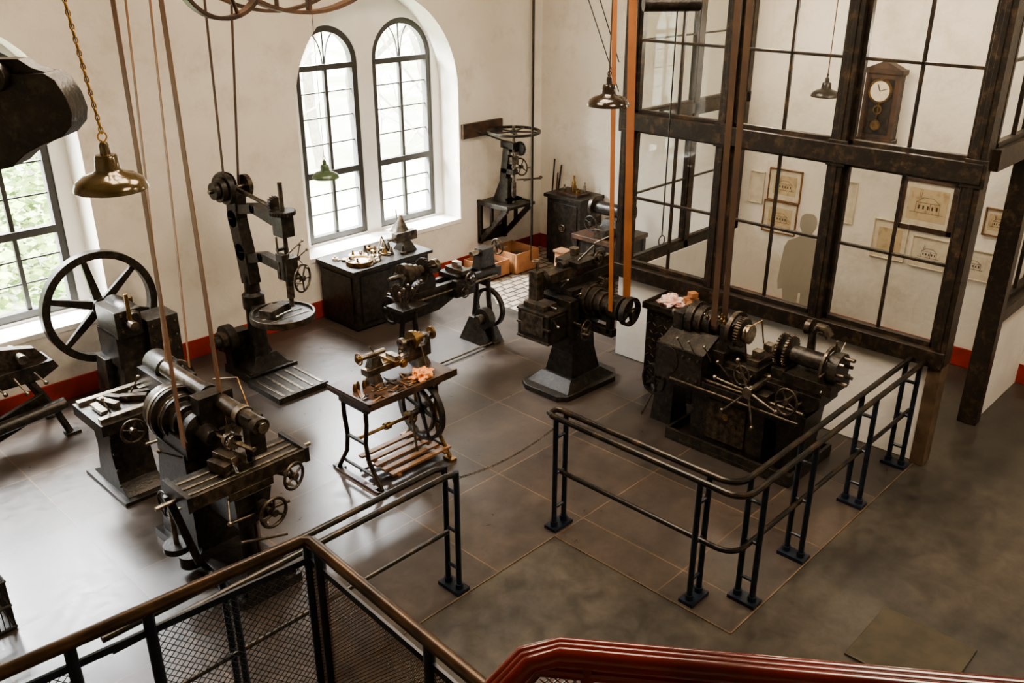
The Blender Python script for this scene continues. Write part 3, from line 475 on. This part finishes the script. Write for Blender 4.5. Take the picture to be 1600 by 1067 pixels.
# ---------------------------------------------------------------- shaper
c=B('shaping_machine')
c.prism([(6.42,5.55,0),(6.5,5.46,0),(7.25,5.42,0),(7.42,5.55,0),(7.42,6.05,0),(7.3,6.12,0),(6.5,6.12,0),(6.42,6.0,0)],(0,0,.06),IRON)
c.frus((6.92,5.78,.06),(.78,.58),(.50,.42),.1,IRON); c.frus((6.94,5.78,.16),(.46,.38),(.36,.30),.25,IRON); c.frus((6.94,5.78,.41),(.36,.30),(.34,.28),.2,IRON); c.frus((6.94,5.78,.61),(.34,.28),(.46,.36),.12,IRON); c.bb(6.68,7.2,5.6,5.96,.73,1.16,IRON)
c.bb(6.62,7.4,5.68,5.9,1.16,1.26,IRON); c.bb(6.4,7.45,5.71,5.87,1.26,1.36,IRON2); c.cyl((6.7,5.79,1.38),(7.4,5.79,1.38),.05,IRON)
c.disc((6.42,5.79,1.3),(1,0,0),.11,.06,IRON); c.bb(6.3,6.4,5.73,5.85,1.12,1.42,IRON2); c.cyl((6.35,5.79,1.42),(6.35,5.79,1.52),.012,STEEL); c.ring((6.35,5.79,1.52),(0,0,1),.04,.007,STEEL,16,6); c.cyl((6.31,5.79,1.52),(6.39,5.79,1.52),.006,STEEL)
c.bb(6.55,6.68,5.5,6.06,.62,1.1,IRON); c.bb(6.28,6.55,5.56,5.98,.68,1.02,IRON); c.bb(6.30,6.53,5.54,5.56,.70,.98,IRON)
for z in (.70,.85,1.0): c.bb(6.27,6.56,5.55,5.99,z-.012,z+.012,IRON2)
c.bb(6.265,6.28,5.62,5.92,.76,.98,IRON2); c.bb(6.3,6.5,5.64,5.92,1.02,1.08,IRON2); c.cyl((6.4,5.55,1.06),(6.4,5.99,1.06),.014,POL); c.cyl((6.61,5.4,.86),(6.61,6.1,.86),.018,STEEL)
c.hw((6.66,5.38,.80),(.2,-1,0),.10,IRON2,4,.012); c.cyl((6.66,5.4,.80),(6.7,5.6,.80),.02,IRON)
for yy,r in ((5.5,.17),(5.42,.145),(5.34,.12),(5.26,.095)): c.disc((6.87,yy,1.05),(0,1,0),r,.078,IRON,32); c.rim((6.87,yy-.034,1.05),(0,1,0),r+.002,r-.02,.012,IRON2)
c.cyl((6.87,5.6,1.05),(6.87,4.95,1.05),.025,STEEL); c.wheel((6.87,5.00,1.05),(0,1,0),.15,.025,.06,IRON,5,.03,.04); c.disc((6.87,5.14,1.05),(0,1,0),.127,.12,IRON,32); c.bb(6.83,6.91,5.21,5.26,.75,1.08,IRON); c.bb(6.83,6.91,5.18,5.6,.72,.8,IRON)
c.bb(6.8,7.1,5.62,5.94,1.36,1.42,IRON); c.hw((7.1,5.6,1.42),(0,1,0),.07,IRON2,4); c.cyl((6.9,5.7,1.42),(6.95,5.55,1.6),.01,STEEL); c.disc((7.0,5.85,1.46),(0,0,1),.05,.08,STEEL)
c.gear((7.18,5.55,1.05),(0,1,0),.13,.04,IRON2,30); c.disc((7.18,5.53,.85),(0,1,0),.14,.08,IRON); c.box((6.98,5.585,.9),(.26,.03,.26),IRON2); c.bolts((6.88,5.57,.8),(7.08,5.57,.8),3,(0,1,0)); c.bolts((6.88,5.57,1.0),(7.08,5.57,1.0),3,(0,1,0))
c.cyl((7.15,5.7,1.36),(7.15,5.7,1.55),.012,STEEL); c.ballh((7.15,5.7,1.55),(7.3,5.6,1.62),.008); c.ballh((6.35,5.56,.95),(6.25,5.4,.95),.008); c.ballh((6.6,5.68,1.2),(6.5,5.5,1.35)); c.ballh((6.72,5.6,1.1),(6.6,5.42,1.2)); c.cyl((7.3,5.6,1.0),(7.3,5.3,.95),.012,POL)
c.done()
# ---------------------------------------------------------------- side cabinet by turret lathe
c=B('tool_cabinet')
c.bb(7.34,7.74,4.5,5.12,.08,.93,IRON); 
for x,y in ((7.38,4.54),(7.70,4.54),(7.38,5.08),(7.70,5.08)): c.bb(x-.03,x+.03,y-.03,y+.03,0,.08,IRON)
c.bb(7.30,7.76,4.46,5.16,.93,.96,IRON); c.bb(7.30,7.315,4.46,5.16,.96,1.0,IRON); c.bb(7.30,7.76,4.46,4.475,.96,1.0,IRON); c.bb(7.30,7.76,5.145,5.16,.96,1.0,IRON)
for i in range(8):
    for j in range(9): c.box((7.335,4.56+.07*i+.035*(j%2),.14+.09*j),(.008,.045,.012),IRON2,(.7 if (i+j)%2 else -.7,0,0))
for x,y,z,s_ in ((7.55,4.72,.99,.11),(7.66,4.8,1.0,.12),(7.57,4.6,.985,.09),(7.63,4.76,1.09,.08)): c.box((x,y,z),(s_,s_*1.1,s_*.6),CARD,(0,0,x*9))
c.done()
# ---------------------------------------------------------------- turret lathe
c=B('turret_lathe'); X=7.05
c.bb(6.72,7.4,2.85,4.45,.60,.66,IRON); c.bb(6.72,6.74,2.85,4.45,.66,.72,IRON)
c.prism([(6.88,2.7,.86),(6.88,2.7,.76),(6.88,2.95,.62),(6.88,4.55,.62),(6.88,4.55,.86)],(.36,0,0),IRON); c.bb(6.9,6.97,2.7,3.9,.86,.9,IRON2); c.bb(7.14,7.21,2.7,3.9,.86,.9,IRON2)
c.bb(6.86,7.26,3.85,4.6,.86,1.0,IRON); c.bb(6.9,7.22,4.45,4.58,1.0,1.24,IRON); c.bb(6.9,7.22,3.85,3.96,1.0,1.24,IRON)
for yy,r in ((4.38,.17),(4.28,.145),(4.18,.12),(4.08,.095)): c.disc((X,yy,1.17),(0,1,0),r,.09,IRON,32); c.rim((X,yy-.04,1.17),(0,1,0),r+.002,r-.02,.012,IRON2)
c.cyl((X,4.7,1.17),(X,3.7,1.17),.035,STEEL); c.gear((X,3.78,1.17),(0,1,0),.13,.06,IRON2,32); c.disc((X,3.7,1.17),(0,1,0),.09,.06,STEEL); c.rim((X,3.86,1.17),(0,1,0),.18,.15,.05,IRON2)
c.bb(6.7,6.9,4.0,4.62,.64,.98,IRON); c.disc((6.72,4.45,.84),(1,0,0),.14,.06,IRON,28); c.prism([(6.72,4.0,.98),(6.72,4.6,.98),(6.95,4.6,1.1),(6.95,4.0,1.1)],(.02,0,-.03),IRON); c.bolts((6.69,4.05,.72),(6.69,4.25,.72),3,(1,0,0)); c.bolts((6.69,4.05,.92),(6.69,4.25,.92),3,(1,0,0))
c.bb(6.78,7.32,3.38,3.6,.9,.97,IRON); c.bb(6.85,7.2,3.42,3.56,.97,1.03,IRON2); c.bb(6.9,6.98,3.44,3.54,1.03,1.1,STEEL); c.bb(7.1,7.18,3.44,3.54,1.03,1.1,STEEL); c.hw((6.7,3.5,.93),(1,0,0),.09,IRON2,4); c.cyl((6.7,3.5,.93),(6.8,3.5,.93),.015,STEEL)
c.ballh((6.75,3.6,.8),(6.62,3.75,1.02),.009)
for yy in (3.3,3.2): c.gear((X+.02,yy,1.12),(0,1,0),.14,.03,IRON2,30)
c.disc((X,3.25,1.12),(0,1,0),.06,.2,IRON); c.bb(6.9,7.2,3.12,3.3,.9,1.0,IRON)
c.bb(6.88,7.24,2.6,3.15,.9,1.0,IRON); c.cyl((X,3.15,1.12),(X,2.62,1.12),.08,IRON); c.disc((X,2.66,1.1),(0,1,0),.15,.12,IRON,12); c.rim((X,2.74,1.1),(0,1,0),.19,.15,.03,IRON2)
for i in range(8):
    t=i*math.pi/4; q=V((X+.115*math.cos(t),2.62,1.1+.115*math.sin(t))); c.cyl(q,q+V((0,-.07-.03*(i%3),0)),.016,STEEL if i%2 else IRON2,seg=10); q2=V((X+.15*math.cos(t),2.7,1.1+.15*math.sin(t))); c.cyl(q2,q2+V((.10*math.cos(t),0,.10*math.sin(t))),.010,STEEL,seg=8)
c.tube([(7.2,3.05,1.0),(7.2,3.05,1.3),(7.2,3.0,1.36),(7.2,2.92,1.36),(7.2,2.86,1.30)],.045,IRON2,10); c.disc((7.2,3.1,1.34),(0,1,0),.07,.06,IRON2)
c.cyl((6.62,3.35,.84),(6.9,3.35,.84),.035,IRON2); c.disc((6.62,3.35,.84),(1,0,0),.055,.06,POL)
for i in range(6):
    t=i*math.pi/3+.2; c.ballh((6.62,3.35,.84),(6.56,3.35+.38*math.cos(t),.84+.31*math.sin(t)),.011,STEEL)
c.hw((6.68,2.95,.84),(1,0,0),.12,IRON2,5); c.cyl((6.68,2.95,.84),(6.9,2.95,.84),.02,IRON2)
c.cyl((6.7,4.4,.66),(6.7,2.8,.66),.014,IRON2); c.cyl((6.78,4.3,.72),(6.78,2.8,.72),.018,IRON2); c.box((6.8,3.35,.72),(.14,.3,.14),IRON)
for y in (3.9,4.1,4.25): c.ballh((6.72,y,.95),(6.62,y+.03,1.12),.007)
for i in range(10): c.lathe((6.95+.03*(i%4),3.95+.055*i,1.24),(0,0,1),[(.018,0),(.018,.03),(.008,.04),(.008,.08)],random.choice([STEEL,BRASS]),10)
c.wheel((6.82,4.72,.52),(1,0,0),.16,.02,.04,IRON,5,.02,.03); c.cyl((6.82,4.72,.52),(7.2,4.72,.52),.02,STEEL); c.bb(7.0,7.2,4.55,4.85,.4,.86,IRON); c.frus((7.1,4.7,0),(.3,.3),(.2,.25),.42,IRON)
c.cyl((6.8,4.85,.1),(6.9,4.5,.9),.012,STEEL); c.tube([(6.9,3.6,1.0),(6.85,3.62,1.3),(6.95,3.5,1.38),(7.0,3.48,1.15)],.009,BRASS,6)
c.move(lambda q:(q.x-.12,2.72+(q.y-2.5)*.82,q.z))
c.bb(6.60,7.40,2.98,4.30,0,.04,IRON)
for a in ((6.60,6.63,2.98,4.30),(7.37,7.40,2.98,4.30),(6.63,7.37,2.98,3.01),(6.63,7.37,4.27,4.30)): c.bb(*a,.04,.12,IRON)
c.bb(6.68,7.16,3.32,4.08,.04,.62,IRON); c.bb(6.665,6.68,3.5,3.9,.15,.55,IRON2); c.disc((6.66,3.6,.35),(1,0,0),.02,.03,BRASS,12)
c.frus((6.93,3.12,.04),(.3,.2),(.35,.28),.6,IRON); c.disc((6.655,3.7,.42),(1,0,0),.035,.012,BRASS,6)
c.done()
# ---------------------------------------------------------------- railings
c=B('tube_railing',.0)
xo,xi,yo,yi=4.72,4.84,2.42,2.54
def cornerpath(x,y,z,r=.14):
    P=[(x,4.12,z)]; 
    for i in range(7):
        t=math.pi/2*i/6; P.append((x+r-r*math.cos(t),y+r-r*math.sin(t),z))
    P.append((7.78,y,z)); return P
for (x,y) in ((xo,yo),(xi,yi)): c.tube(cornerpath(x,y,1.03),.024,RAILT,10)
c.tube([(xo,4.12,1.03),(xo+.02,4.17,1.03),(xi-.02,4.17,1.03),(xi,4.12,1.03)],.024,RAILT,10); c.tube([(7.78,yo,1.03),(7.83,yo+.02,1.03),(7.83,yi-.02,1.03),(7.78,yi,1.03)],.024,RAILT,10)
c.tube(cornerpath((xo+xi)/2,(yo+yi)/2,.52),.02,RAILT,10)
def dpost(c,x,y,ax):
    for s_ in (-.06,.06):
        px,py=(x+s_,y) if ax=='x' else (x,y+s_)
        c.cyl((px,py,.03),(px,py,1.03),.022,RAILP,seg=12); c.cyl((px,py,.03),(px,py,.07),.032,RAILP,seg=12)
    sx,sy=(.22,.12) if ax=='x' else (.12,.22)
    c.box((x,y,.015),(sx,sy,.03),RAILP)
    for z in (.2,.52,.85): 
        if ax=='x': c.cyl((x-.06,y,z),(x+.06,y,z),.015,RAILP,seg=10)
        else: c.cyl((x,y-.06,z),(x,y+.06,z),.015,RAILP,seg=10)
dpost(c,4.78,4.08,'x'); dpost(c,4.78,2.76,'x'); 
for x in (5.02,5.75,6.78,7.66): dpost(c,x,2.48,'y')
c.done()
c=B('tube_railing',.0)
for y in (4.06,4.18): c.tube([(1.2,y,1.03),(3.55,y,1.03),(3.62,y,1.01),(3.64,y,.94),(3.64,y,.9)],.022,RAILT,10)
c.tube([(1.2,4.12,.52),(3.6,4.12,.52)],.018,RAILT,10)
dpost(c,3.64,4.12,'y'); dpost(c,1.9,4.12,'y'); c.done()
def chain(name,p0,p1,sag,n,m,sz=.018,r=.0032):
    c=B(name,0); p0,p1=V(p0),V(p1)
    for i in range(n):
        t=(i+.5)/n; q=p0.lerp(p1,t)+V((0,0,-sag*4*t*(1-t))); d=(p1-p0).normalized()+V((0,0,-sag*4*(1-2*t)/(p1-p0).length)); d.normalize()
        u,w,_=frame(d); s=u if i%2 else w
        c.tube([q+d*math.cos(a)*sz+s*math.sin(a)*sz*.55 for a in [2*math.pi*k/8 for k in range(8)]],r,m,5,True)
    return c.done()
chain('barrier_chain',(3.67,4.12,.93),(4.73,4.1,.93),.06,46,IRON2,.015,.0024)
# stair landing railing with wire mesh
c=B('stair_mesh_railing',.0)
RX,RY,RZ=1.61,2.71,2.2
A0=V((-1.2,2.97,0)); A1=V((RX,RY,0)); A2=V((1.525,1.2,0)); Z=lambda q,z: q+V((0,0,z))
dA=(A1-A0).normalized(); dB=(A2-A1).normalized()
c.tube([Z(A0,RZ),Z(A1-dA*.03,RZ),Z(A1+dB*.03,RZ),Z(A2,RZ)],.026,RAILB,12)
for z in (RZ-.10,1.2): c.strip(Z(A0,z),Z(A1,z),.03,.012,RAILP,(0,0,1)); c.strip(Z(A1,z),Z(A2,z),.03,.012,RAILP,(0,0,1))
la=(A1-A0).length
for s_ in (la,la-.65,la-.92,la-1.55,la-2.3): q=A0+dA*s_; c.cyl(Z(q,1.1),Z(q,RZ),.022,RAILP,seg=12)
for s_ in (.09,.8,1.4): q=A1+dB*s_; c.cyl(Z(q,1.1),Z(q,RZ),.022,RAILP,seg=12)
def mesh(c,o,d,L,z0,z1,sp,r,m):
    o,d=V(o),V(d).normalized(); H=z1-z0; n=int((L+H)/sp)
    for i in range(n):
        a=i*sp
        for f in (0,1):
            u0,w0=a,0.; u1,w1=a-H,H
            if u1<0: w1=a; u1=0
            if u0>L: w0=a-L; u0=L
            if f: u0,u1=L-u0,L-u1
            c.tube([o+d*u0+V((0,0,z0+w0)),o+d*u1+V((0,0,z0+w1))],r,m,4)
for s0,s1 in ((la-.65,la),(la-1.55,la-.92),(la-2.3,la-1.55)): mesh(c,A0+dA*s0,dA,s1-s0,1.2,2.09,.032,.0016,RAILP)
mesh(c,A1,dB,1.5,1.2,2.09,.018,.0018,RAILB)
c.done()
c=B('stair_landing'); c.bb(-2.49,1.5,1.0,2.68,1.0,1.12,SLAB); c.bb(1.4,1.49,2.55,2.65,0,1.0,IRON); c.bb(-1.2,-1.1,2.55,2.65,0,1.0,IRON); c.done()
c=B('gallery_platform'); c.prism([(-2.49,-3.99,2.6),(1.35,-3.99,2.6),(1.35,.05,2.6),(.8,.72,2.6),(.2,.9,2.6),(.2,1.6,2.6),(-2.49,1.6,2.6)],(0,0,.15),SLAB)
c.bb(-.1,.1,.5,.7,0,2.6,IRON); c.done()
c=B('red_gallery_railing',.0)
P0,P1,P2=V((.67,.79,3.27)),V((.83,.74,3.385)),V((1.30,.155,3.36))
def oval(c,pts,w,h,m):
    for o in (-w*.5,0,w*.5):
        Q=[]
        for i,p in enumerate(pts):
            d=(pts[min(i+1,len(pts)-1)]-pts[max(i-1,0)]).normalized(); n=d.cross(V((0,0,1))).normalized(); Q.append(p+n*o)
        c.tube(Q,h,m,14)
oval(c,[P0-V((.3,-.1,.2)),P0,P1-V((.02,-.01,.012)),P1+(P2-P1)*.04,P2,P2+(P2-P1)*.5],.022,.016,REDR)
dn=V((0,0,-.042)); c.tube([P0-V((.3,-.1,.24)),P0+dn,P1+dn,P2+dn,P2+(P2-P1)*.5+dn],.010,REDR,10)
for q in (P1+(P2-P1)*.1,P1+(P2-P1)*.98,P1+(P2-P1)*1.45): c.cyl(q+V((0,0,-.62)),q,.010,REDR,seg=10)
dd=V((P2.x-P1.x,P2.y-P1.y,0)); mesh(c,(P1.x,P1.y,0),dd,dd.length*1.4,2.85,3.33,.014,.0013,REDR); c.done()
c=B('floor_hatch_plate'); c.bb(5.0,5.65,1.06,1.7,-.003,.015,PLATE); c.done()
c=B('wire_guard_grate',.0)
c.bb(.9,1.2,6.0,6.5,.0,.02,IRON)
for z in (.02,.2,.4): 
    for a,b2 in (((.9,6.0),(1.2,6.0)),((1.2,6.0),(1.2,6.5)),((1.2,6.5),(.9,6.5)),((.9,6.5),(.9,6.0))): c.cyl((*a,z),(*b2,z),.012,IRON,seg=8)
for i in range(16): c.cyl((.9,6.0+.033*i,.4),(1.2,6.0+.033*i,.4),.004,IRON,seg=6)
for i in range(16): c.cyl((1.2,6.0+.033*i,.02),(1.2,6.0+.033*i,.4),.004,IRON,seg=6)
for i in range(10): c.cyl((.9+.033*i,6.0,.02),(.9+.033*i,6.0,.4),.004,IRON,seg=6)
c.done()
# ---------------------------------------------------------------- overhead shafting and belts
c=B('overhead_line_shafting')
def pulley(x,y,z,R,w,m=IRON,n=6): c.wheel((x,y,z),(0,1,0),R,.03,w,m,n,.05,.06)
for x,y0,y1 in ((2.6,4.9,6.6),(3.27,6.6,7.4),(4.74,6.0,9.0),(6.67,3.6,6.4)):
    c.cyl((x,y0,5.1),(x,y1,5.1),.035,IRON2)
    for y in (y0+.15,y1-.15): c.bb(x-.05,x+.05,y-.05,y+.05,5.1,CT,IRON); c.disc((x,y,5.1),(0,1,0),.09,.14,IRON)
pulley(2.64,5.72,5.1,.15,.12); pulley(3.27,6.95,5.1,.10,.1); pulley(4.74,8.4,5.1,.2,.1); pulley(6.67,5.14,5.1,.13,.14,WOODD); pulley(6.78,4.02,5.1,.1,.14)
pulley(4.74,7.0,5.1,1.24,.12,WOODD,8); pulley(4.74,7.5,5.1,1.25,.06,WOODD,8)
c.rim((3.15,5.6,4.28),(0,1,0),.32,.295,.08,WOODD); c.disc((3.15,5.6,4.28),(0,1,0),.05,.14,IRON); c.cyl((3.15,5.4,4.28),(3.15,5.8,4.28),.02,IRON); c.bb(3.12,3.18,5.75,5.8,4.28,CT,IRON)
for t in range(5): c.cyl((3.15,5.6,4.28),(3.15+.3*math.cos(t*1.257),5.6,4.28+.3*math.sin(t*1.257)),.014,WOODD,seg=8)
c.done()
def belt(name,segs,m,w,wd=(0,1,0)):
    c=B(name,0)
    for i,(a,b2) in enumerate(segs): c.strip(a,b2,w if not isinstance(w,tuple) else w[i],.006,m,wd)
    c.done()
belt('leather_drive_belt',[((2.43,5.62,1.1),(2.50,5.72,5.1)),((2.81,5.72,1.1),(2.79,5.72,5.1))],BELT,.06)
belt('leather_drive_belt',[((2.97,6.95,1.05),(3.18,6.95,5.1)),((3.17,6.95,1.05),(3.36,6.95,5.1))],BELT,.03)
belt('leather_drive_belt',[((4.60,8.6,2.1),(4.56,8.4,5.1)),((4.76,8.6,2.1),(4.92,8.4,5.1))],BELTD,.04)
belt('leather_drive_belt',[((6.74,5.14,1.05),(6.54,5.14,5.1)),((7.0,5.14,1.05),(6.80,5.14,5.1))],BELTO,(.05,.09))
belt('leather_drive_belt',[((6.84,4.02,1.17),(6.70,4.02,5.1)),((7.02,4.02,1.17),(6.88,4.02,5.1))],BELTD,.06)
c=B('belt_shifter_rod',0); c.cyl((7.3,4.97,1.75),(7.3,4.97,CT),.007,IRON,seg=8); c.ring((7.3,4.97,1.7),(0,1,0),.05,.006,IRON,16,6); c.cyl((6.6,6.1,1.4),(6.6,6.1,CT),.006,IRON,seg=8); c.done()
c=B('hanging_roller'); c.cyl((5.62,4.12,4.02),(5.95,3.86,4.02),.055,IRON); 
for a in ((5.66,4.09),(5.91,3.89)): c.cyl((*a,4.02),(*a,CT),.01,IRON,seg=8)
c.done()
c=B('guy_wires',0)
for a,b2 in (((7.2,7.0,CT-.01),(7.75,5.95,3.3)),((7.4,7.4,CT-.01),(7.77,5.95,3.0)),((9.5,9.2,CT-.01),(7.85,5.98,4.3))): c.cyl(a,b2,.006,IRON,seg=6)
c.done()
c=B('crane_hook_bracket',.003)
r_=V((.6947,-.7193,0)); o=V((1.05,3.06,3.93)); n_=V((.7193,.6947,0))
def pr(P,t=.12,off=0): c.prism([o+n_*off+r_*a+V((0,0,z)) for a,z in P],n_*t,IRON)
pr([(-.60,.09),(.03,.11),(.06,.09),(.085,.04),(.095,-.01),(.085,-.05),(.05,-.085),(-.02,-.11),(-.08,-.14),(-.13,-.18),(-.6,-.28)])
pr([(-.17,.09),(-.16,.15),(-.05,.15),(-.015,.125),(.03,.11)],.07,.02)
c.cyl(o+r_*-.12+n_*-.03+V((0,0,.10)),o+r_*-.12+n_*.15+V((0,0,.10)),.045,IRON); pr([(-.60,-.28),(-.45,-.25),(-.45,CT-3.93),(-.60,CT-3.93)]); c.done()
# ---------------------------------------------------------------- pendant lamps
def lamp(x,y,z,R,m,cord='cord',top=None):
    c=B('pendant_lamp',.0)
    k=R/.2
    c.lathe((x,y,z),(0,0,1),[(.2*k,0),(.205*k,.004),(.203*k,.02*k),(.185*k,.055*k),(.14*k,.085*k),(.085*k,.10*k),(.07*k,.115*k),(.062*k,.19*k),(.055*k,.20*k),(.03*k,.205*k),(.028*k,.25*k),(.02*k,.27*k),(.0,.275*k)],m,40,caps=False)
    c.lathe((x,y,z+.002),(0,0,1),[(.195*k,0),(.18*k,.05*k),(.135*k,.078*k),(.0,.09*k)],ENAMI,40,caps=False)
    c.lathe((x,y,z+.02),(0,0,1),[(.0,0),(.03*k,.015*k),(.03*k,.03*k),(.015*k,.06*k)],ENAMI,16)
    c.ring((x,y,z+.30*k),(0,1,0),.025*k,.005*k,GOLD if cord!='cord' else m,16,6)
    t=top or (x,y,CT)
    if cord=='cord': c.cyl((x,y,z+.27*k),t,.006,BELTD,seg=8)
    else: c.cyl((x,y,z+.32*k),t,.003,IRON,seg=6)
    return c.done()
lamp(2.08,5.2,3.12,.2,ENAM,'chain',(1.80,5.25,CT))
p0=V((2.08,5.2,3.44)); p1=V((1.80,5.25,CT)); chain('lamp_chain',p0,p0.lerp(p1,.45),0,40,GOLD,.02,.0045)
lamp(5.99,4.69,3.20,.17,ENAMB,'cord'); lamp(5.03,7.39,2.32,.13,ENAMG,'thin'); lamp(9.6,4.55,2.9,.15,IRON,'cord')
# ---------------------------------------------------------------- outside
b=B('ground_outside',0); b.prism([(-60,10.2,-.6),(80,10.2,-.6),(80,90,5),(-60,90,5)],(0,0,-.1),GRASS); b.done()
def tree(x,y,h,r):
    c=B('bare_tree',0)
    def br(p,d,L,r,k):
        pts=[p]; 
        for i in range(4): d=(d+V((random.uniform(-.15,.15),random.uniform(-.15,.15),random.uniform(-.02,.1)))).normalized(); p=p+d*L/4; pts.append(p)
        c.tube(pts,r,BARK,5)
        if k>0:
            for j in range(4 if k>1 else 3):
                q=pts[1+j%4]; a=random.uniform(0,6.28); br(q,(d*.5+V((math.cos(a),math.sin(a),random.uniform(.1,.6)))).normalized(),L*.55,r*.42,k-1)
    br(V((x,y,-.8+(y-10)*.07)),V((0,0,1)),h,r,3); c.done()
for x,y,h,r in ((8.5,15,5,.10),(11.5,17,6,.12),(10.2,13.5,4,.06),(14,19,6,.15),(12.6,14.5,4,.06),(6.5,20,6,.15),(9.2,21,6,.15)): tree(x,y,h,r)
def bush(x,y,z,R,n):
    bm=bmesh.new()
    for i in range(n):
        d=V((random.gauss(0,1),random.gauss(0,1),random.gauss(0,1))).normalized()*R*random.uniform(.5,1); q=V((x,y,z))+d; a=V((random.gauss(0,1),random.gauss(0,1),random.gauss(0,1))).normalized(); u,w,_=frame(a); s_=random.uniform(.05,.11)
        bm.faces.new([bm.verts.new(q+u*s_),bm.verts.new(q+w*s_*.6),bm.verts.new(q-u*s_),bm.verts.new(q-w*s_*.6)])
    me=bpy.data.meshes.new('leafy_bush'); bm.to_mesh(me); bm.free(); me.materials.append(LEAF); SC.objects.link(bpy.data.objects.new('leafy_bush',me))
for a in ((2.5,13.0,.6,1.2,2200),(4.4,14,.4,1.3,2200),(3.6,16.5,1.2,1.8,2600),(1.0,13.5,.6,1.3,1800)): bush(*a)
# ---------------------------------------------------------------- light
w=bpy.data.worlds.new('World'); bpy.context.scene.world=w; w.use_nodes=True; bg=w.node_tree.nodes['Background']; bg.inputs[0].default_value=(.92,.96,1,1); bg.inputs[1].default_value=13
def area(name,loc,rot,sx,sy,e,col):
    l=bpy.data.lights.new(name,'AREA'); l.shape='RECTANGLE'; l.size=sx; l.size_y=sy; l.energy=e; l.color=col; o=bpy.data.objects.new(name,l); o.location=loc; o.rotation_euler=rot; SC.objects.link(o); return o
def aim(o,t): o.rotation_euler=(V(t)-o.location).to_track_quat('-Z','Y').to_euler()
for x in (2.2,7.3): o=area('sky_light_window',(x,11.6,5.4),(0,0,0),3.2,2.4,8000,(.95,.98,1)); aim(o,(x-.3,8.2,.6))
for x,y in ((3.2,5.8),(5.8,5.2),(4.5,1)): area('ceiling_light',(x,y,CZ-.05),(0,0,0),2.0,2.0,250,(1,.82,.62))
area('corridor_fill_light',(9.3,.3,CZ-.05),(0,0,0),1.2,1.2,150,(1,.88,.72))  # unseen fill lamp added to brighten the right-hand wall, no fixture modelled
for x,y,z,e in ((9.0,3.3,3.6,58),(9.0,4.9,3.6,58)): 
    l=bpy.data.lights.new('office_light','POINT'); l.energy=e; l.color=(1,.85,.66); l.shadow_soft_size=.15; o=bpy.data.objects.new('office_light',l); o.location=(x,y,z); SC.objects.link(o)
# ---------------------------------------------------------------- camera
try: bpy.context.scene.view_settings.look='AgX - Medium High Contrast'
except Exception: pass
cam=bpy.data.cameras.new('camera'); cam.sensor_width=36; cam.lens=31.84; cam.clip_start=.05
o=bpy.data.objects.new('camera',cam); SC.objects.link(o); o.location=(0,0,4.4)
th=math.radians(23.6); az=math.radians(44); d=V((math.cos(az)*math.cos(th),math.sin(az)*math.cos(th),-math.sin(th))); o.rotation_euler=d.to_track_quat('-Z','Y').to_euler()
bpy.context.scene.camera=o
